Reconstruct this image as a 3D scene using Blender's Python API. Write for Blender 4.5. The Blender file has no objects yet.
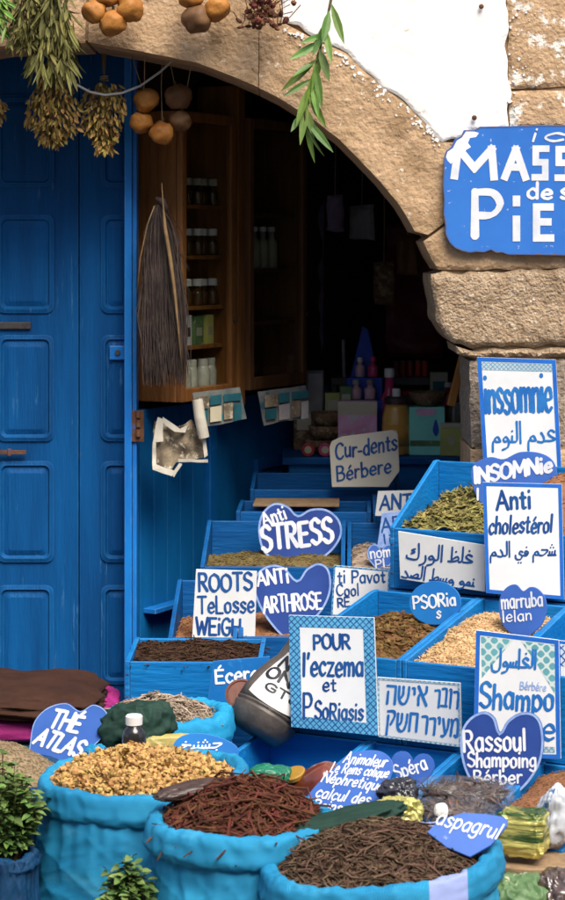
import bpy, bmesh, math, random
from mathutils import Vector, Matrix, noise
from mathutils.geometry import delaunay_2d_cdt

R = math.radians
random.seed(7)
sc = bpy.context.scene
COL = sc.collection
F, CX, HY, CZ = 2137.0, 282.5, 244.0, 1.70      # focal length in photo pixels, optical axis, horizon row, eye height
CAM = Vector((0, 0, CZ))


def P(px, py, Y):
    return Vector(((px - CX) * Y / F, Y, CZ - (py - HY) * Y / F))


def nz(x, y=0.0, z=0.0):
    return noise.noise(Vector((x, y, z)))


# ------------------------------------------------------------------ materials
MATS = {}


def PM(name, c1, c2=None, scale=6, rough=.7, bump=.15, bscale=60, island=0.0, metal=0.0, stretch=(1, 1, 1),
       spec=.3, c3=None, c3t=.62, c3scale=25, c3w=.05, lo=.35, hi=.65, alpha=1.0, trans=0.0, dist=.004, sheen=0, coat=0):
    m = bpy.data.materials.new(name)
    m.use_nodes = True
    nt = m.node_tree
    N, L = nt.nodes, nt.links
    b = N['Principled BSDF']
    tc = N.new('ShaderNodeTexCoord')
    oi = N.new('ShaderNodeObjectInfo')
    mul = N.new('ShaderNodeMath'); mul.operation = 'MULTIPLY'; mul.inputs[1].default_value = 37.0
    L.new(oi.outputs['Random'], mul.inputs[0])
    add = N.new('ShaderNodeVectorMath'); add.operation = 'ADD'
    L.new(tc.outputs['Object'], add.inputs[0]); L.new(mul.outputs[0], add.inputs[1])
    mp = N.new('ShaderNodeMapping'); mp.inputs['Scale'].default_value = stretch
    L.new(add.outputs[0], mp.inputs['Vector'])
    c2 = c2 or tuple(x * .8 for x in c1)
    n1 = N.new('ShaderNodeTexNoise'); n1.inputs['Scale'].default_value = scale; n1.inputs['Detail'].default_value = 7
    n1.inputs['Roughness'].default_value = .6
    L.new(mp.outputs[0], n1.inputs['Vector'])
    cr = N.new('ShaderNodeValToRGB')
    cr.color_ramp.elements[0].position = lo; cr.color_ramp.elements[0].color = (*c1, 1)
    cr.color_ramp.elements[1].position = hi; cr.color_ramp.elements[1].color = (*c2, 1)
    L.new(n1.outputs['Fac'], cr.inputs[0])
    out = cr.outputs[0]
    if c3:
        n2 = N.new('ShaderNodeTexNoise'); n2.inputs['Scale'].default_value = c3scale; n2.inputs['Detail'].default_value = 9
        n2.inputs['Roughness'].default_value = .7
        L.new(mp.outputs[0], n2.inputs['Vector'])
        r2 = N.new('ShaderNodeValToRGB')
        r2.color_ramp.elements[0].position = c3t; r2.color_ramp.elements[0].color = (0, 0, 0, 1)
        r2.color_ramp.elements[1].position = c3t + c3w; r2.color_ramp.elements[1].color = (1, 1, 1, 1)
        L.new(n2.outputs['Fac'], r2.inputs[0])
        mx = N.new('ShaderNodeMixRGB'); mx.inputs[2].default_value = (*c3, 1)
        L.new(r2.outputs[0], mx.inputs[0]); L.new(out, mx.inputs[1])
        out = mx.outputs[0]
    if island:
        g = N.new('ShaderNodeNewGeometry')
        mr = N.new('ShaderNodeMapRange'); mr.inputs['To Min'].default_value = 1 - island; mr.inputs['To Max'].default_value = 1 + island
        L.new(g.outputs['Random Per Island'], mr.inputs['Value'])
        hs = N.new('ShaderNodeHueSaturation')
        L.new(out, hs.inputs['Color']); L.new(mr.outputs[0], hs.inputs['Value'])
        mh = N.new('ShaderNodeMath'); mh.operation = 'MULTIPLY'; mh.inputs[1].default_value = 7.31
        fr = N.new('ShaderNodeMath'); fr.operation = 'FRACT'
        L.new(g.outputs['Random Per Island'], mh.inputs[0]); L.new(mh.outputs[0], fr.inputs[0])
        m2 = N.new('ShaderNodeMapRange'); m2.inputs['To Min'].default_value = .5 - .05 * island; m2.inputs['To Max'].default_value = .5 + .05 * island
        L.new(fr.outputs[0], m2.inputs['Value']); L.new(m2.outputs[0], hs.inputs['Hue'])
        out = hs.outputs[0]
    L.new(out, b.inputs['Base Color'])
    b.inputs['Roughness'].default_value = rough
    b.inputs['Metallic'].default_value = metal
    b.inputs['Specular IOR Level'].default_value = spec
    b.inputs['Alpha'].default_value = alpha
    b.inputs['Transmission Weight'].default_value = trans
    b.inputs['Coat Weight'].default_value = coat
    if bump:
        n3 = N.new('ShaderNodeTexNoise'); n3.inputs['Scale'].default_value = bscale; n3.inputs['Detail'].default_value = 6
        L.new(mp.outputs[0], n3.inputs['Vector'])
        bp = N.new('ShaderNodeBump'); bp.inputs['Strength'].default_value = bump; bp.inputs['Distance'].default_value = dist
        L.new(n3.outputs['Fac'], bp.inputs['Height'])
        L.new(bp.outputs[0], b.inputs['Normal'])
    MATS[name] = m
    return m


def pattern_mat(name, ca, cb, k, mode='lattice', rough=.35):
    """painted tile ornament: two crossing families of lines in the board's own plane"""
    m = PM(name, ca, rough=rough, bump=.05)
    nt = m.node_tree; N, L = nt.nodes, nt.links
    b = N['Principled BSDF']
    base = b.inputs['Base Color'].links[0].from_socket
    tc = [n for n in N if n.type == 'TEX_COORD'][0]
    sx = N.new('ShaderNodeSeparateXYZ'); L.new(tc.outputs['Object'], sx.inputs[0])
    outs = []
    for sgn in (1, -1):
        s = N.new('ShaderNodeMath'); s.operation = 'MULTIPLY_ADD'; s.inputs[1].default_value = sgn
        L.new(sx.outputs['Z'], s.inputs[0]); L.new(sx.outputs['X'], s.inputs[2])
        mu = N.new('ShaderNodeMath'); mu.operation = 'MULTIPLY'; mu.inputs[1].default_value = k
        L.new(s.outputs[0], mu.inputs[0])
        si = N.new('ShaderNodeMath'); si.operation = 'SINE'; L.new(mu.outputs[0], si.inputs[0])
        ab = N.new('ShaderNodeMath'); ab.operation = 'ABSOLUTE'; L.new(si.outputs[0], ab.inputs[0])
        outs.append(ab.outputs[0])
    mn = N.new('ShaderNodeMath'); mn.operation = 'MINIMUM' if mode == 'lattice' else 'MULTIPLY'
    L.new(outs[0], mn.inputs[0]); L.new(outs[1], mn.inputs[1])
    nn = N.new('ShaderNodeTexNoise'); nn.inputs['Scale'].default_value = 90
    L.new(tc.outputs['Object'], nn.inputs['Vector'])
    ad = N.new('ShaderNodeMath'); ad.operation = 'MULTIPLY_ADD'; ad.inputs[1].default_value = .5
    L.new(nn.outputs['Fac'], ad.inputs[0]); L.new(mn.outputs[0], ad.inputs[2])
    r = N.new('ShaderNodeValToRGB')
    r.color_ramp.elements[0].position = .48; r.color_ramp.elements[0].color = (1, 1, 1, 1)
    r.color_ramp.elements[1].position = .66; r.color_ramp.elements[1].color = (0, 0, 0, 1)
    L.new(ad.outputs[0], r.inputs[0])
    mx = N.new('ShaderNodeMixRGB'); mx.inputs[2].default_value = (*cb, 1)
    L.new(r.outputs[0], mx.inputs[0]); L.new(base, mx.inputs[1])
    L.new(mx.outputs[0], b.inputs['Base Color'])
    return m


def edge_wear(m, col, radius=.006, amount=.75, nscale=30):
    """paint rubbed off along the edges of the boards"""
    nt = m.node_tree; N, L = nt.nodes, nt.links
    b = N['Principled BSDF']; base = b.inputs['Base Color'].links[0].from_socket
    bv = N.new('ShaderNodeBevel'); bv.samples = 4; bv.inputs['Radius'].default_value = radius
    ge = N.new('ShaderNodeNewGeometry')
    dt = N.new('ShaderNodeVectorMath'); dt.operation = 'DOT_PRODUCT'
    L.new(bv.outputs[0], dt.inputs[0]); L.new(ge.outputs['Normal'], dt.inputs[1])
    tc = [n for n in N if n.type == 'TEX_COORD'][0]
    no = N.new('ShaderNodeTexNoise'); no.inputs['Scale'].default_value = nscale; no.inputs['Detail'].default_value = 6
    L.new(tc.outputs['Object'], no.inputs['Vector'])
    ma = N.new('ShaderNodeMath'); ma.operation = 'MULTIPLY_ADD'; ma.inputs[1].default_value = .35; ma.inputs[2].default_value = -.175
    L.new(no.outputs['Fac'], ma.inputs[0])
    ad = N.new('ShaderNodeMath'); ad.operation = 'ADD'; L.new(dt.outputs['Value'], ad.inputs[0]); L.new(ma.outputs[0], ad.inputs[1])
    r = N.new('ShaderNodeValToRGB')
    r.color_ramp.elements[0].position = .84; r.color_ramp.elements[0].color = (amount,) * 3 + (1,)
    r.color_ramp.elements[1].position = .93; r.color_ramp.elements[1].color = (0, 0, 0, 1)
    L.new(ad.outputs[0], r.inputs[0])
    mx = N.new('ShaderNodeMixRGB'); mx.inputs[2].default_value = (*col, 1)
    L.new(r.outputs[0], mx.inputs[0]); L.new(base, mx.inputs[1]); L.new(mx.outputs[0], b.inputs['Base Color'])


BLUE = (.004, .135, .42)
PM('blue_paint', BLUE, (.003, .105, .34), 5, .5, .25, 30, c3=(.02, .20, .52), c3t=.6, c3scale=14, stretch=(1, 1, 1), spec=.25)
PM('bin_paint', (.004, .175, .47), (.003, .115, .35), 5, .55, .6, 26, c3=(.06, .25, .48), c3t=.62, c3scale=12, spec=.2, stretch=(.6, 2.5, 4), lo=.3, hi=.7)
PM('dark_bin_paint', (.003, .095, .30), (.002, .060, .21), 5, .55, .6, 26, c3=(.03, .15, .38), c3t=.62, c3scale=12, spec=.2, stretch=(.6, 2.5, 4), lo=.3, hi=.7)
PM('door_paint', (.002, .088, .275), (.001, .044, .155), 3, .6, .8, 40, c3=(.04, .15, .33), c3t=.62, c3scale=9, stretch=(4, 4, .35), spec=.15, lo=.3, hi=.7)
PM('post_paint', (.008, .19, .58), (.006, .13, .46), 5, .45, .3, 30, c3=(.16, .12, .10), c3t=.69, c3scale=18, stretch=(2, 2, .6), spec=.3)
PM('leaf_paint', (.004, .14, .38), (.003, .10, .29), 5, .5, .3, 30, c3=(.02, .15, .34), c3t=.64, c3scale=14, stretch=(2, 2, .5), spec=.25)
PM('sack_blue', (.020, .255, .45), (.010, .175, .34), 7, .62, .35, 16, c3=(.06, .34, .54), c3t=.55, c3scale=9, c3w=.25, spec=.2, dist=.008, stretch=(.7, .7, 2.6))
PM('sack_dark', (.004, .055, .14), (.003, .035, .10), 9, .5, .35, 22, spec=.3, dist=.006)
PM('sack_pale', (.015, .31, .55), (.01, .25, .48), 9, .6, .35, 16, spec=.3, dist=.008, stretch=(.7, .7, 2.6))
PM('stone', (.53, .36, .215), (.34, .225, .125), 10, .9, .9, 80, c3=(.66, .56, .43), c3t=.61, c3scale=46, spec=.1, dist=.007)
PM('stone_pale', (.47, .345, .225), (.30, .21, .13), 18, .92, 1.0, 130, c3=(.62, .53, .42), c3t=.57, c3scale=85, spec=.1, dist=.014)
PM('stone_flaky', (.53, .36, .215), (.35, .23, .13), 10, .9, .9, 90, c3=(.76, .72, .64), c3t=.55, c3scale=15, spec=.1, dist=.008)
PM('mortar', (.34, .24, .145), (.22, .155, .095), 20, .95, .8, 80, spec=.05)
PM('plaster', (.82, .80, .77), (.76, .73, .68), 4, .8, .25, 35, c3=(.55, .47, .38), c3t=.70, c3scale=30, spec=.2, dist=.006)
PM('pebbledash', (.40, .325, .25), (.19, .15, .115), 60, .95, 1.0, 90, spec=.1, dist=.01)
PM('dark_wall', (.075, .050, .036), (.040, .027, .020), 5, .9, .2, 40, spec=.05)  # gloom of the shop put into a dark base colour
PM('dim_wood', (.20, .09, .032), (.11, .048, .018), 5, .6, .3, 30, stretch=(6, 6, .6), spec=.25)  # dark wood, interior dimness put into its colour
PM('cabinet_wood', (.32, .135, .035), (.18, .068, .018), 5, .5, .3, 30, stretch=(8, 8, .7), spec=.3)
PM('orange_wood', (.34, .14, .025), (.20, .075, .015), 5, .55, .3, 30, stretch=(6, 6, .6), spec=.3)
PM('ground_stone', (.16, .13, .10), (.09, .07, .055), 3, .9, .6, 30, spec=.1)
PM('white_tile', (.70, .70, .69), (.60, .62, .63), 5, .35, .06, 20, c3=(.42, .43, .42), c3t=.66, c3scale=14, c3w=.2, spec=.4)
PM('white_board', (.66, .66, .64), (.56, .57, .56), 6, .55, .1, 30, c3=(.36, .36, .34), c3t=.64, c3scale=13, c3w=.2, spec=.3)
PM('cream_card', (.62, .58, .48), (.52, .48, .38), 5, .7, .1, 30, spec=.2)
PM('paint_white', (.74, .74, .73), (.56, .59, .64), 14, .5, .1, 60, spec=.3)
PM('paint_navy', (.005, .042, .19), (.012, .085, .27), 14, .45, .1, 60, spec=.3)
PM('paint_blue', (.008, .10, .36), (.02, .16, .44), 14, .45, .1, 60, spec=.3)
PM('paint_black', (.02, .022, .03), (.012, .013, .02), 30, .5, .1, 60, spec=.3)
PM('sign_blue', (.032, .165, .54), (.024, .13, .46), 5, .4, .1, 30, c3=(.62, .64, .66), c3t=.665, c3scale=34, c3w=.03, spec=.4)
PM('sign_rim', (.10, .11, .16), (.03, .12, .42), 40, .7, .4, 60, c3=(.16, .09, .05), c3t=.54, c3scale=60, spec=.2)
PM('board_blue', (.046, .135, .45), (.032, .098, .37), 6, .5, .12, 30, c3=(.20, .27, .52), c3t=.66, c3scale=22, spec=.3)
PM('board_indigo', (.022, .060, .26), (.014, .041, .20), 6, .5, .12, 30, c3=(.13, .18, .40), c3t=.67, c3scale=24, spec=.3)
PM('board_azure', (.012, .17, .48), (.01, .13, .41), 6, .5, .12, 30, c3=(.12, .30, .52), c3t=.67, c3scale=24, spec=.3)
PM('rim_paleblue', (.30, .42, .66), (.16, .26, .56), 40, .5, .1, 60, spec=.3)
PM('rim_blue', (.012, .13, .50), (.01, .10, .42), 20, .45, .1, 60, c3=(.5, .6, .7), c3t=.7, c3scale=50, spec=.3)
PM('rust', (.16, .075, .04), (.08, .035, .02), 30, .8, .5, 60, c3=(.02, .13, .36), c3t=.6, c3scale=20, spec=.2)
PM('iron', (.10, .095, .09), (.06, .05, .045), 30, .6, .4, 60, metal=.6)
def specks(m, col, scale, t, w=.04, stretch=1.0, big=None):
    """pits, stains and chips of another colour"""
    nt = m.node_tree; N, L = nt.nodes, nt.links
    b = N['Principled BSDF']; base = b.inputs['Base Color'].links[0].from_socket
    tc = [n for n in N if n.type == 'TEX_COORD'][0]
    no = N.new('ShaderNodeTexNoise'); no.inputs['Scale'].default_value = scale; no.inputs['Detail'].default_value = 8; no.inputs['Roughness'].default_value = .65
    mp = N.new('ShaderNodeMapping'); mp.inputs['Location'].default_value = (3.1, 7.7, scale * .13); mp.inputs['Scale'].default_value = (1, 1, stretch)
    L.new(tc.outputs['Object'], mp.inputs[0]); L.new(mp.outputs[0], no.inputs['Vector'])
    r = N.new('ShaderNodeValToRGB'); r.color_ramp.elements[0].position = t; r.color_ramp.elements[0].color = (0, 0, 0, 1)
    r.color_ramp.elements[1].position = t + w; r.color_ramp.elements[1].color = (.85, .85, .85, 1)
    L.new(no.outputs['Fac'], r.inputs[0])
    mx = N.new('ShaderNodeMixRGB'); mx.inputs[2].default_value = (*col, 1)
    L.new(r.outputs[0], mx.inputs[0]); L.new(base, mx.inputs[1]); L.new(mx.outputs[0], b.inputs['Base Color'])


for nm_ in ('stone', 'stone_flaky', 'stone_pale'):
    specks(MATS[nm_], (.26, .165, .09), 5, .56, .18)
    specks(MATS[nm_], (.10, .062, .038), 42, .655, .04)
    specks(MATS[nm_], (.66, .58, .46), 24, .66, .05)
specks(MATS['plaster'], (.52, .45, .36), 22, .675, .05)
specks(MATS['door_paint'], (.10, .095, .10), 16, .685, .03, .5)
specks(MATS['bin_paint'], (.10, .095, .09), 18, .69, .03)
specks(MATS['post_paint'], (.15, .12, .10), 16, .66, .03, .5)
specks(MATS['sign_blue'], (.62, .63, .64), 45, .66, .03)
for nm_, cl_ in (('bin_paint', (.10, .30, .48)), ('dark_bin_paint', (.05, .18, .36)), ('post_paint', (.16, .32, .50)), ('door_paint', (.03, .17, .38)), ('leaf_paint', (.03, .16, .36)), ('blue_paint', (.05, .2, .42))):
    edge_wear(MATS[nm_], cl_)
# heaps
PM('flower_gold', (.52, .325, .125), (.38, .225, .08), 40, .9, .5, 160, island=.30, spec=.1)
PM('root_red', (.115, .040, .022), (.065, .023, .013), 40, .8, .4, 120, island=.45, spec=.15)
PM('root_brown', (.105, .066, .042), (.06, .037, .024), 40, .85, .4, 120, island=.5, spec=.1)
PM('stick_grey', (.34, .27, .20), (.22, .165, .12), 30, .9, .4, 90, island=.4, spec=.1)
PM('seed_tan', (.27, .205, .12), (.20, .15, .085), 60, .9, .4, 200, island=.35, spec=.1)
PM('wheat', (.58, .40, .21), (.44, .28, .13), 40, .7, .3, 120, island=.32, spec=.2)
PM('brown_herb', (.15, .085, .032), (.08, .045, .016), 40, .9, .5, 120, island=.45, spec=.1)
PM('green_herb', (.24, .20, .07), (.14, .13, .04), 40, .85, .4, 120, island=.5, spec=.1)
PM('spice_tan', (.26, .13, .06), (.18, .085, .04), 40, .9, .6, 160, island=.3, spec=.1)
PM('spice_olive', (.15, .115, .045), (.10, .075, .03), 40, .9, .6, 160, island=.3, spec=.1)
PM('dark_mix', (.055, .03, .018), (.03, .016, .01), 40, .9, .6, 160, island=.5, spec=.1)
# plants
PM('mint_leaf', (.12, .19, .045), (.06, .12, .025), 20, .55, .3, 60, island=.45, spec=.35)
PM('fresh_leaf', (.13, .22, .035), (.07, .14, .025), 12, .5, .2, 60, island=.4, spec=.35)
PM('grey_leaf', (.165, .15, .045), (.09, .09, .026), 14, .7, .3, 60, island=.4, spec=.2)
PM('dry_leaf', (.38, .26, .08), (.21, .14, .04), 14, .8, .4, 60, island=.5, spec=.15)
PM('red_pod', (.13, .042, .02), (.07, .022, .012), 30, .7, .4, 90, island=.4, spec=.25)
PM('gourd', (.42, .175, .03), (.25, .09, .016), 9, .6, .7, 60, c3=(.11, .05, .02), c3t=.54, c3scale=20, c3w=.2, spec=.35)
PM('gourd_dark', (.17, .085, .032), (.09, .042, .02), 9, .6, .4, 40, spec=.3)
PM('stem', (.12, .09, .04), (.07, .05, .025), 20, .8, .3, 60)
PM('twine', (.35, .27, .15), (.25, .18, .1), 60, .9, .5, 200)
PM('cable', (.55, .56, .55), (.45, .46, .46), 20, .5, .05, 60, spec=.4)
PM('bristle', (.060, .043, .036), (.030, .022, .019), 20, .75, .3, 100, island=.5, spec=.2)
PM('leather', (.27, .17, .075), (.16, .10, .045), 20, .6, .4, 60, spec=.3)
# cloth / bags / packs
PM('brown_cloth', (.050, .022, .013), (.030, .013, .009), 10, .85, .5, 120, spec=.15)
PM('magenta_cloth', (.30, .022, .16), (.22, .014, .11), 10, .8, .5, 120, spec=.2)
PM('teal_cloth', (.02, .12, .16), (.012, .08, .11), 10, .85, .5, 120, spec=.15)
PM('green_bag', (.016, .045, .032), (.009, .027, .020), 14, .7, .4, 60, spec=.2)
PM('bright_green_bag', (.008, .16, .085), (.006, .10, .06), 14, .4, .3, 30, spec=.5)
PM('black_bag', (.014, .014, .017), (.03, .03, .04), 16, .25, .4, 30, c3=(.25, .32, .55), c3t=.64, c3scale=12, spec=.6)  # pale blue patches mixed into the black
PM('clear_film', (.6, .6, .6), rough=.2, bump=0)
PM('clear_bag_dark', (.10, .062, .048), (.05, .032, .027), 60, .22, .5, 40, c3=(.26, .22, .21), c3t=.60, c3scale=30, spec=.7, coat=.6)
PM('gold_foil', (.66, .57, .20), (.42, .41, .12), 16, .38, .5, 16, metal=.45, c3=(.82, .78, .50), c3t=.62, c3scale=18, dist=.01)
PM('green_foil', (.10, .17, .05), (.05, .10, .03), 16, .3, .7, 22, metal=.5, dist=.01)
PM('silver_bag', (.55, .57, .60), (.36, .38, .43), 16, .35, .5, 30, c3=(.05, .14, .28), c3t=.60, c3scale=22, spec=.6)
PM('brown_pack', (0.072, 0.0456, 0.0384), (0.042, 0.0264, 0.024), 16, .4, .4, 40, spec=.4)
PM('yellow_pack', (.42, .34, .10), (.22, .22, .09), 12, .45, .3, 40, spec=.4)
PM('clay_jar', (.12, .10, .082), (.055, .046, .040), 14, .42, .5, 60, c3=(.22, .19, .16), c3t=.62, c3scale=20, spec=.4)
PM('lid_red', (.14, .05, .032), (.09, .032, .022), 12, .5, .3, 50, spec=.35)
PM('amber', (.17, .038, .016), (.11, .022, .010), 5, .2, .1, 30, spec=.6, coat=.5)
PM('amber_pale', (0.78, 0.429, 0.0975), (0.585, 0.293, 0.0585), 5, .25, .05, 30, spec=.5, coat=.4)
PM('lid_yellow', (.36, .20, .03), (.26, .14, .02), 12, .45, .1, 50)
PM('dark_bottle', (.018, .016, .015), (.010, .010, .010), 12, .15, .05, 50, spec=.6)
PM('white_cap', (.74, .72, .68), (.62, .60, .56), 12, .45, .05, 50, spec=.4)
PM('paper', (.62, .58, .48), (.46, .42, .34), 14, .85, .3, 40, spec=.1)
PM('paper_print', (.30, .24, .16), (.09, .07, .05), 22, .85, .3, 40, c3=(.52, .46, .34), c3t=.55, c3scale=34, spec=.1)
PM('leaflet', (.20, .20, .17), (.08, .11, .12), 20, .6, .1, 40, c3=(.02, .20, .25), c3t=.57, c3scale=15, c3w=.02, spec=.3)
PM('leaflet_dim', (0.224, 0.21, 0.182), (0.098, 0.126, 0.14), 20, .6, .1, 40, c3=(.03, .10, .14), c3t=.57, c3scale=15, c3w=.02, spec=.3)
PM('teal_print', (.008, .075, .10), (.02, .12, .14), 20, .6, .1, 40, spec=.3)
PM('pink_box', (0.8, 0.527, 0.689), (0.729, 0.263, 0.446), 9, .5, .05, 40, c3=(.62, .58, .56), c3t=.56, c3scale=22, c3w=.03, spec=.4)
PM('mint_box', (0.27, 0.8, 0.648), (0.216, 0.648, 0.54), 9, .5, .05, 40, spec=.4)
PM('olive_box', (0.54, 0.54, 0.149), (0.378, 0.378, 0.108), 9, .45, .05, 40, spec=.4)
PM('cream', (.60, .54, .38), (.50, .44, .30), 9, .5, .05, 40)
PM('pink_plastic', (0.644, 0.056, 0.168), (0.476, 0.042, 0.119), 9, .3, .05, 40, spec=.5)
PM('pale_pink', (0.751, 0.442, 0.486), (0.53, 0.309, 0.354), 9, .35, .05, 40, spec=.5)
PM('basket', (0.247, 0.135, 0.0692), (0.111, 0.0642, 0.0346), 40, .8, .6, 70, c3=(.34, .25, .13), c3t=.54, c3scale=26, c3w=.03)
PM('grey_tray', (0.126, 0.113, 0.106), (0.0882, 0.0756, 0.0756), 9, .5, .1, 40)
PM('red_plastic', (.36, .012, .012), (.26, .008, .008), 9, .35, .05, 40, spec=.5)
PM('orange_red', (.50, .06, .03), (.40, .04, .02), 9, .4, .05, 40)
PM('dark_red', (0.27, 0.0216, 0.0324), (0.189, 0.0162, 0.027), 9, .4, .05, 40)
PM('display_blue', (0.033, 0.0825, 0.462), (0.0231, 0.0594, 0.33), 9, .6, .1, 40)
PM('wicker', (.30, .20, .11), (.20, .13, .07), 40, .8, .5, 90)
PM('pale_cloth', (0.432, 0.392, 0.378), (0.27, 0.243, 0.243), 9, .85, .3, 40)
PM('lilac_cloth', (0.275, 0.194, 0.275), (0.162, 0.113, 0.178), 9, .85, .3, 40)
PM('green_label', (0.13, 0.221, 0.091), (0.065, 0.13, 0.052), 12, .5, .05, 40, c3=(.45, .42, .30), c3t=.58, c3scale=40)
PM('pale_label', (.42, .40, .30), (.34, .32, .22), 12, .5, .05, 40)
PM('jar_glass', (0.588, 0.588, 0.504), (0.42, 0.42, 0.364), 30, .15, .05, 40, spec=.7, coat=.5)
PM('brown_glass', (.10, .05, .015), (.06, .03, .01), 30, .15, .05, 40, spec=.7)
pattern_mat('mosaic', (.10, .36, .58), (.012, .055, .19), 210)
pattern_mat('mosaic_pale', (.42, .52, .56), (.07, .22, .36), 260)
pattern_mat('triangle_print', (.12, .34, .38), (.50, .58, .56), 120, 'cross')
pattern_mat('zigzag', (.55, .62, .66), (.012, .06, .26), 170)


def glass_mat():
    m = bpy.data.materials.new('pane_glass'); m.use_nodes = True
    nt = m.node_tree; N, L = nt.nodes, nt.links
    N.remove(N['Principled BSDF'])
    t = N.new('ShaderNodeBsdfTransparent'); t.inputs[0].default_value = (.92, .93, .9, 1)
    g = N.new('ShaderNodeBsdfGlossy'); g.inputs['Roughness'].default_value = .05
    mx = N.new('ShaderNodeMixShader')
    mx.inputs[0].default_value = .05; L.new(t.outputs[0], mx.inputs[1]); L.new(g.outputs[0], mx.inputs[2])
    L.new(mx.outputs[0], N['Material Output'].inputs[0])
    MATS['pane_glass'] = m


def film_mat():
    m = MATS['clear_film']; nt = m.node_tree; N, L = nt.nodes, nt.links
    p = N['Principled BSDF']; p.inputs['Base Color'].default_value = (.25, .25, .28, 1)
    for l in list(p.inputs['Base Color'].links): L.remove(l)
    p.inputs['Roughness'].default_value = .16; p.inputs['Specular IOR Level'].default_value = .8
    t = N.new('ShaderNodeBsdfTransparent'); mx = N.new('ShaderNodeMixShader'); mx.inputs[0].default_value = .16
    L.new(t.outputs[0], mx.inputs[1]); L.new(p.outputs[0], mx.inputs[2]); L.new(mx.outputs[0], N['Material Output'].inputs[0])


film_mat()
glass_mat()


def striped_sack():
    """woven sack with one pale lilac stripe printed down it"""
    m = MATS['sack_blue'].copy(); m.name = 'sack_striped'
    nt = m.node_tree; N, L = nt.nodes, nt.links
    b = N['Principled BSDF']; base = b.inputs['Base Color'].links[0].from_socket
    tc = [n for n in N if n.type == 'TEX_COORD'][0]
    sx = N.new('ShaderNodeSeparateXYZ'); L.new(tc.outputs['Object'], sx.inputs[0])
    s = N.new('ShaderNodeMath'); s.operation = 'SUBTRACT'; s.inputs[1].default_value = .112
    L.new(sx.outputs['X'], s.inputs[0])
    a = N.new('ShaderNodeMath'); a.operation = 'ABSOLUTE'; L.new(s.outputs[0], a.inputs[0])
    l = N.new('ShaderNodeMath'); l.operation = 'LESS_THAN'; l.inputs[1].default_value = .036
    L.new(a.outputs[0], l.inputs[0])
    mx = N.new('ShaderNodeMixRGB'); mx.inputs[2].default_value = (.27, .33, .58, 1)
    L.new(l.outputs[0], mx.inputs[0]); L.new(base, mx.inputs[1]); L.new(mx.outputs[0], b.inputs['Base Color'])
    MATS['sack_striped'] = m


for nm_ in ('sack_blue', 'sack_pale', 'sack_dark'):
    nt_ = MATS[nm_].node_tree
    for n_ in nt_.nodes:
        if n_.type == 'BUMP':
            t_ = n_.inputs['Height'].links[0].from_node
            t_.noise_type = 'RIDGED_MULTIFRACTAL'; t_.normalize = True
            t_.inputs['Scale'].default_value = 4.5; t_.inputs['Detail'].default_value = 3.5; t_.inputs['Roughness'].default_value = .5
            n_.inputs['Strength'].default_value = .22; n_.inputs['Distance'].default_value = .010
    b_ = nt_.nodes['Principled BSDF']; old = b_.inputs['Normal'].links[0].from_socket
    tc_ = [n for n in nt_.nodes if n.type == 'TEX_COORD'][0]
    sx_ = nt_.nodes.new('ShaderNodeSeparateXYZ'); nt_.links.new(tc_.outputs['Object'], sx_.inputs[0])
    an_ = nt_.nodes.new('ShaderNodeMath'); an_.operation = 'ARCTAN2'; nt_.links.new(sx_.outputs['Y'], an_.inputs[0]); nt_.links.new(sx_.outputs['X'], an_.inputs[1])
    th_ = []
    for src_, k_ in ((sx_.outputs['Z'], 6.283 / .0045), (an_.outputs[0], 280.0)):
        m1 = nt_.nodes.new('ShaderNodeMath'); m1.operation = 'MULTIPLY'; m1.inputs[1].default_value = k_; nt_.links.new(src_, m1.inputs[0])
        m2 = nt_.nodes.new('ShaderNodeMath'); m2.operation = 'SINE'; nt_.links.new(m1.outputs[0], m2.inputs[0]); th_.append(m2.outputs[0])
    ml_ = nt_.nodes.new('ShaderNodeMath'); ml_.operation = 'MULTIPLY'; nt_.links.new(th_[0], ml_.inputs[0]); nt_.links.new(th_[1], ml_.inputs[1])
    b2 = nt_.nodes.new('ShaderNodeBump'); b2.inputs['Strength'].default_value = .55; b2.inputs['Distance'].default_value = .0012
    nt_.links.new(ml_.outputs[0], b2.inputs['Height']); nt_.links.new(old, b2.inputs['Normal']); nt_.links.new(b2.outputs[0], b_.inputs['Normal'])
    for n_ in nt_.nodes:
        if n_.type == 'MAPPING': n_.inputs['Scale'].default_value = (.8, .8, 2.2); n_.inputs['Rotation'].default_value = (.25, .35, 0)
striped_sack()


# ------------------------------------------------------------------ mesh builder
def ico(sub=1):
    bm = bmesh.new(); bmesh.ops.create_icosphere(bm, subdivisions=sub, radius=1)
    v = [x.co.copy() for x in bm.verts]; f = [[w.index for w in x.verts] for x in bm.faces]
    bm.free(); return v, f


ICO = {1: ico(1), 2: ico(2), 3: ico(3)}
OCT = ([Vector(p) for p in ((1, 0, 0), (-.2, .5, 0), (-1, 0, 0), (-.2, -.5, 0), (-.1, 0, .5), (-.1, 0, -.5))],
       [[0, 1, 4], [1, 2, 4], [2, 3, 4], [3, 0, 4], [1, 0, 5], [2, 1, 5], [3, 2, 5], [0, 3, 5]])


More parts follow.
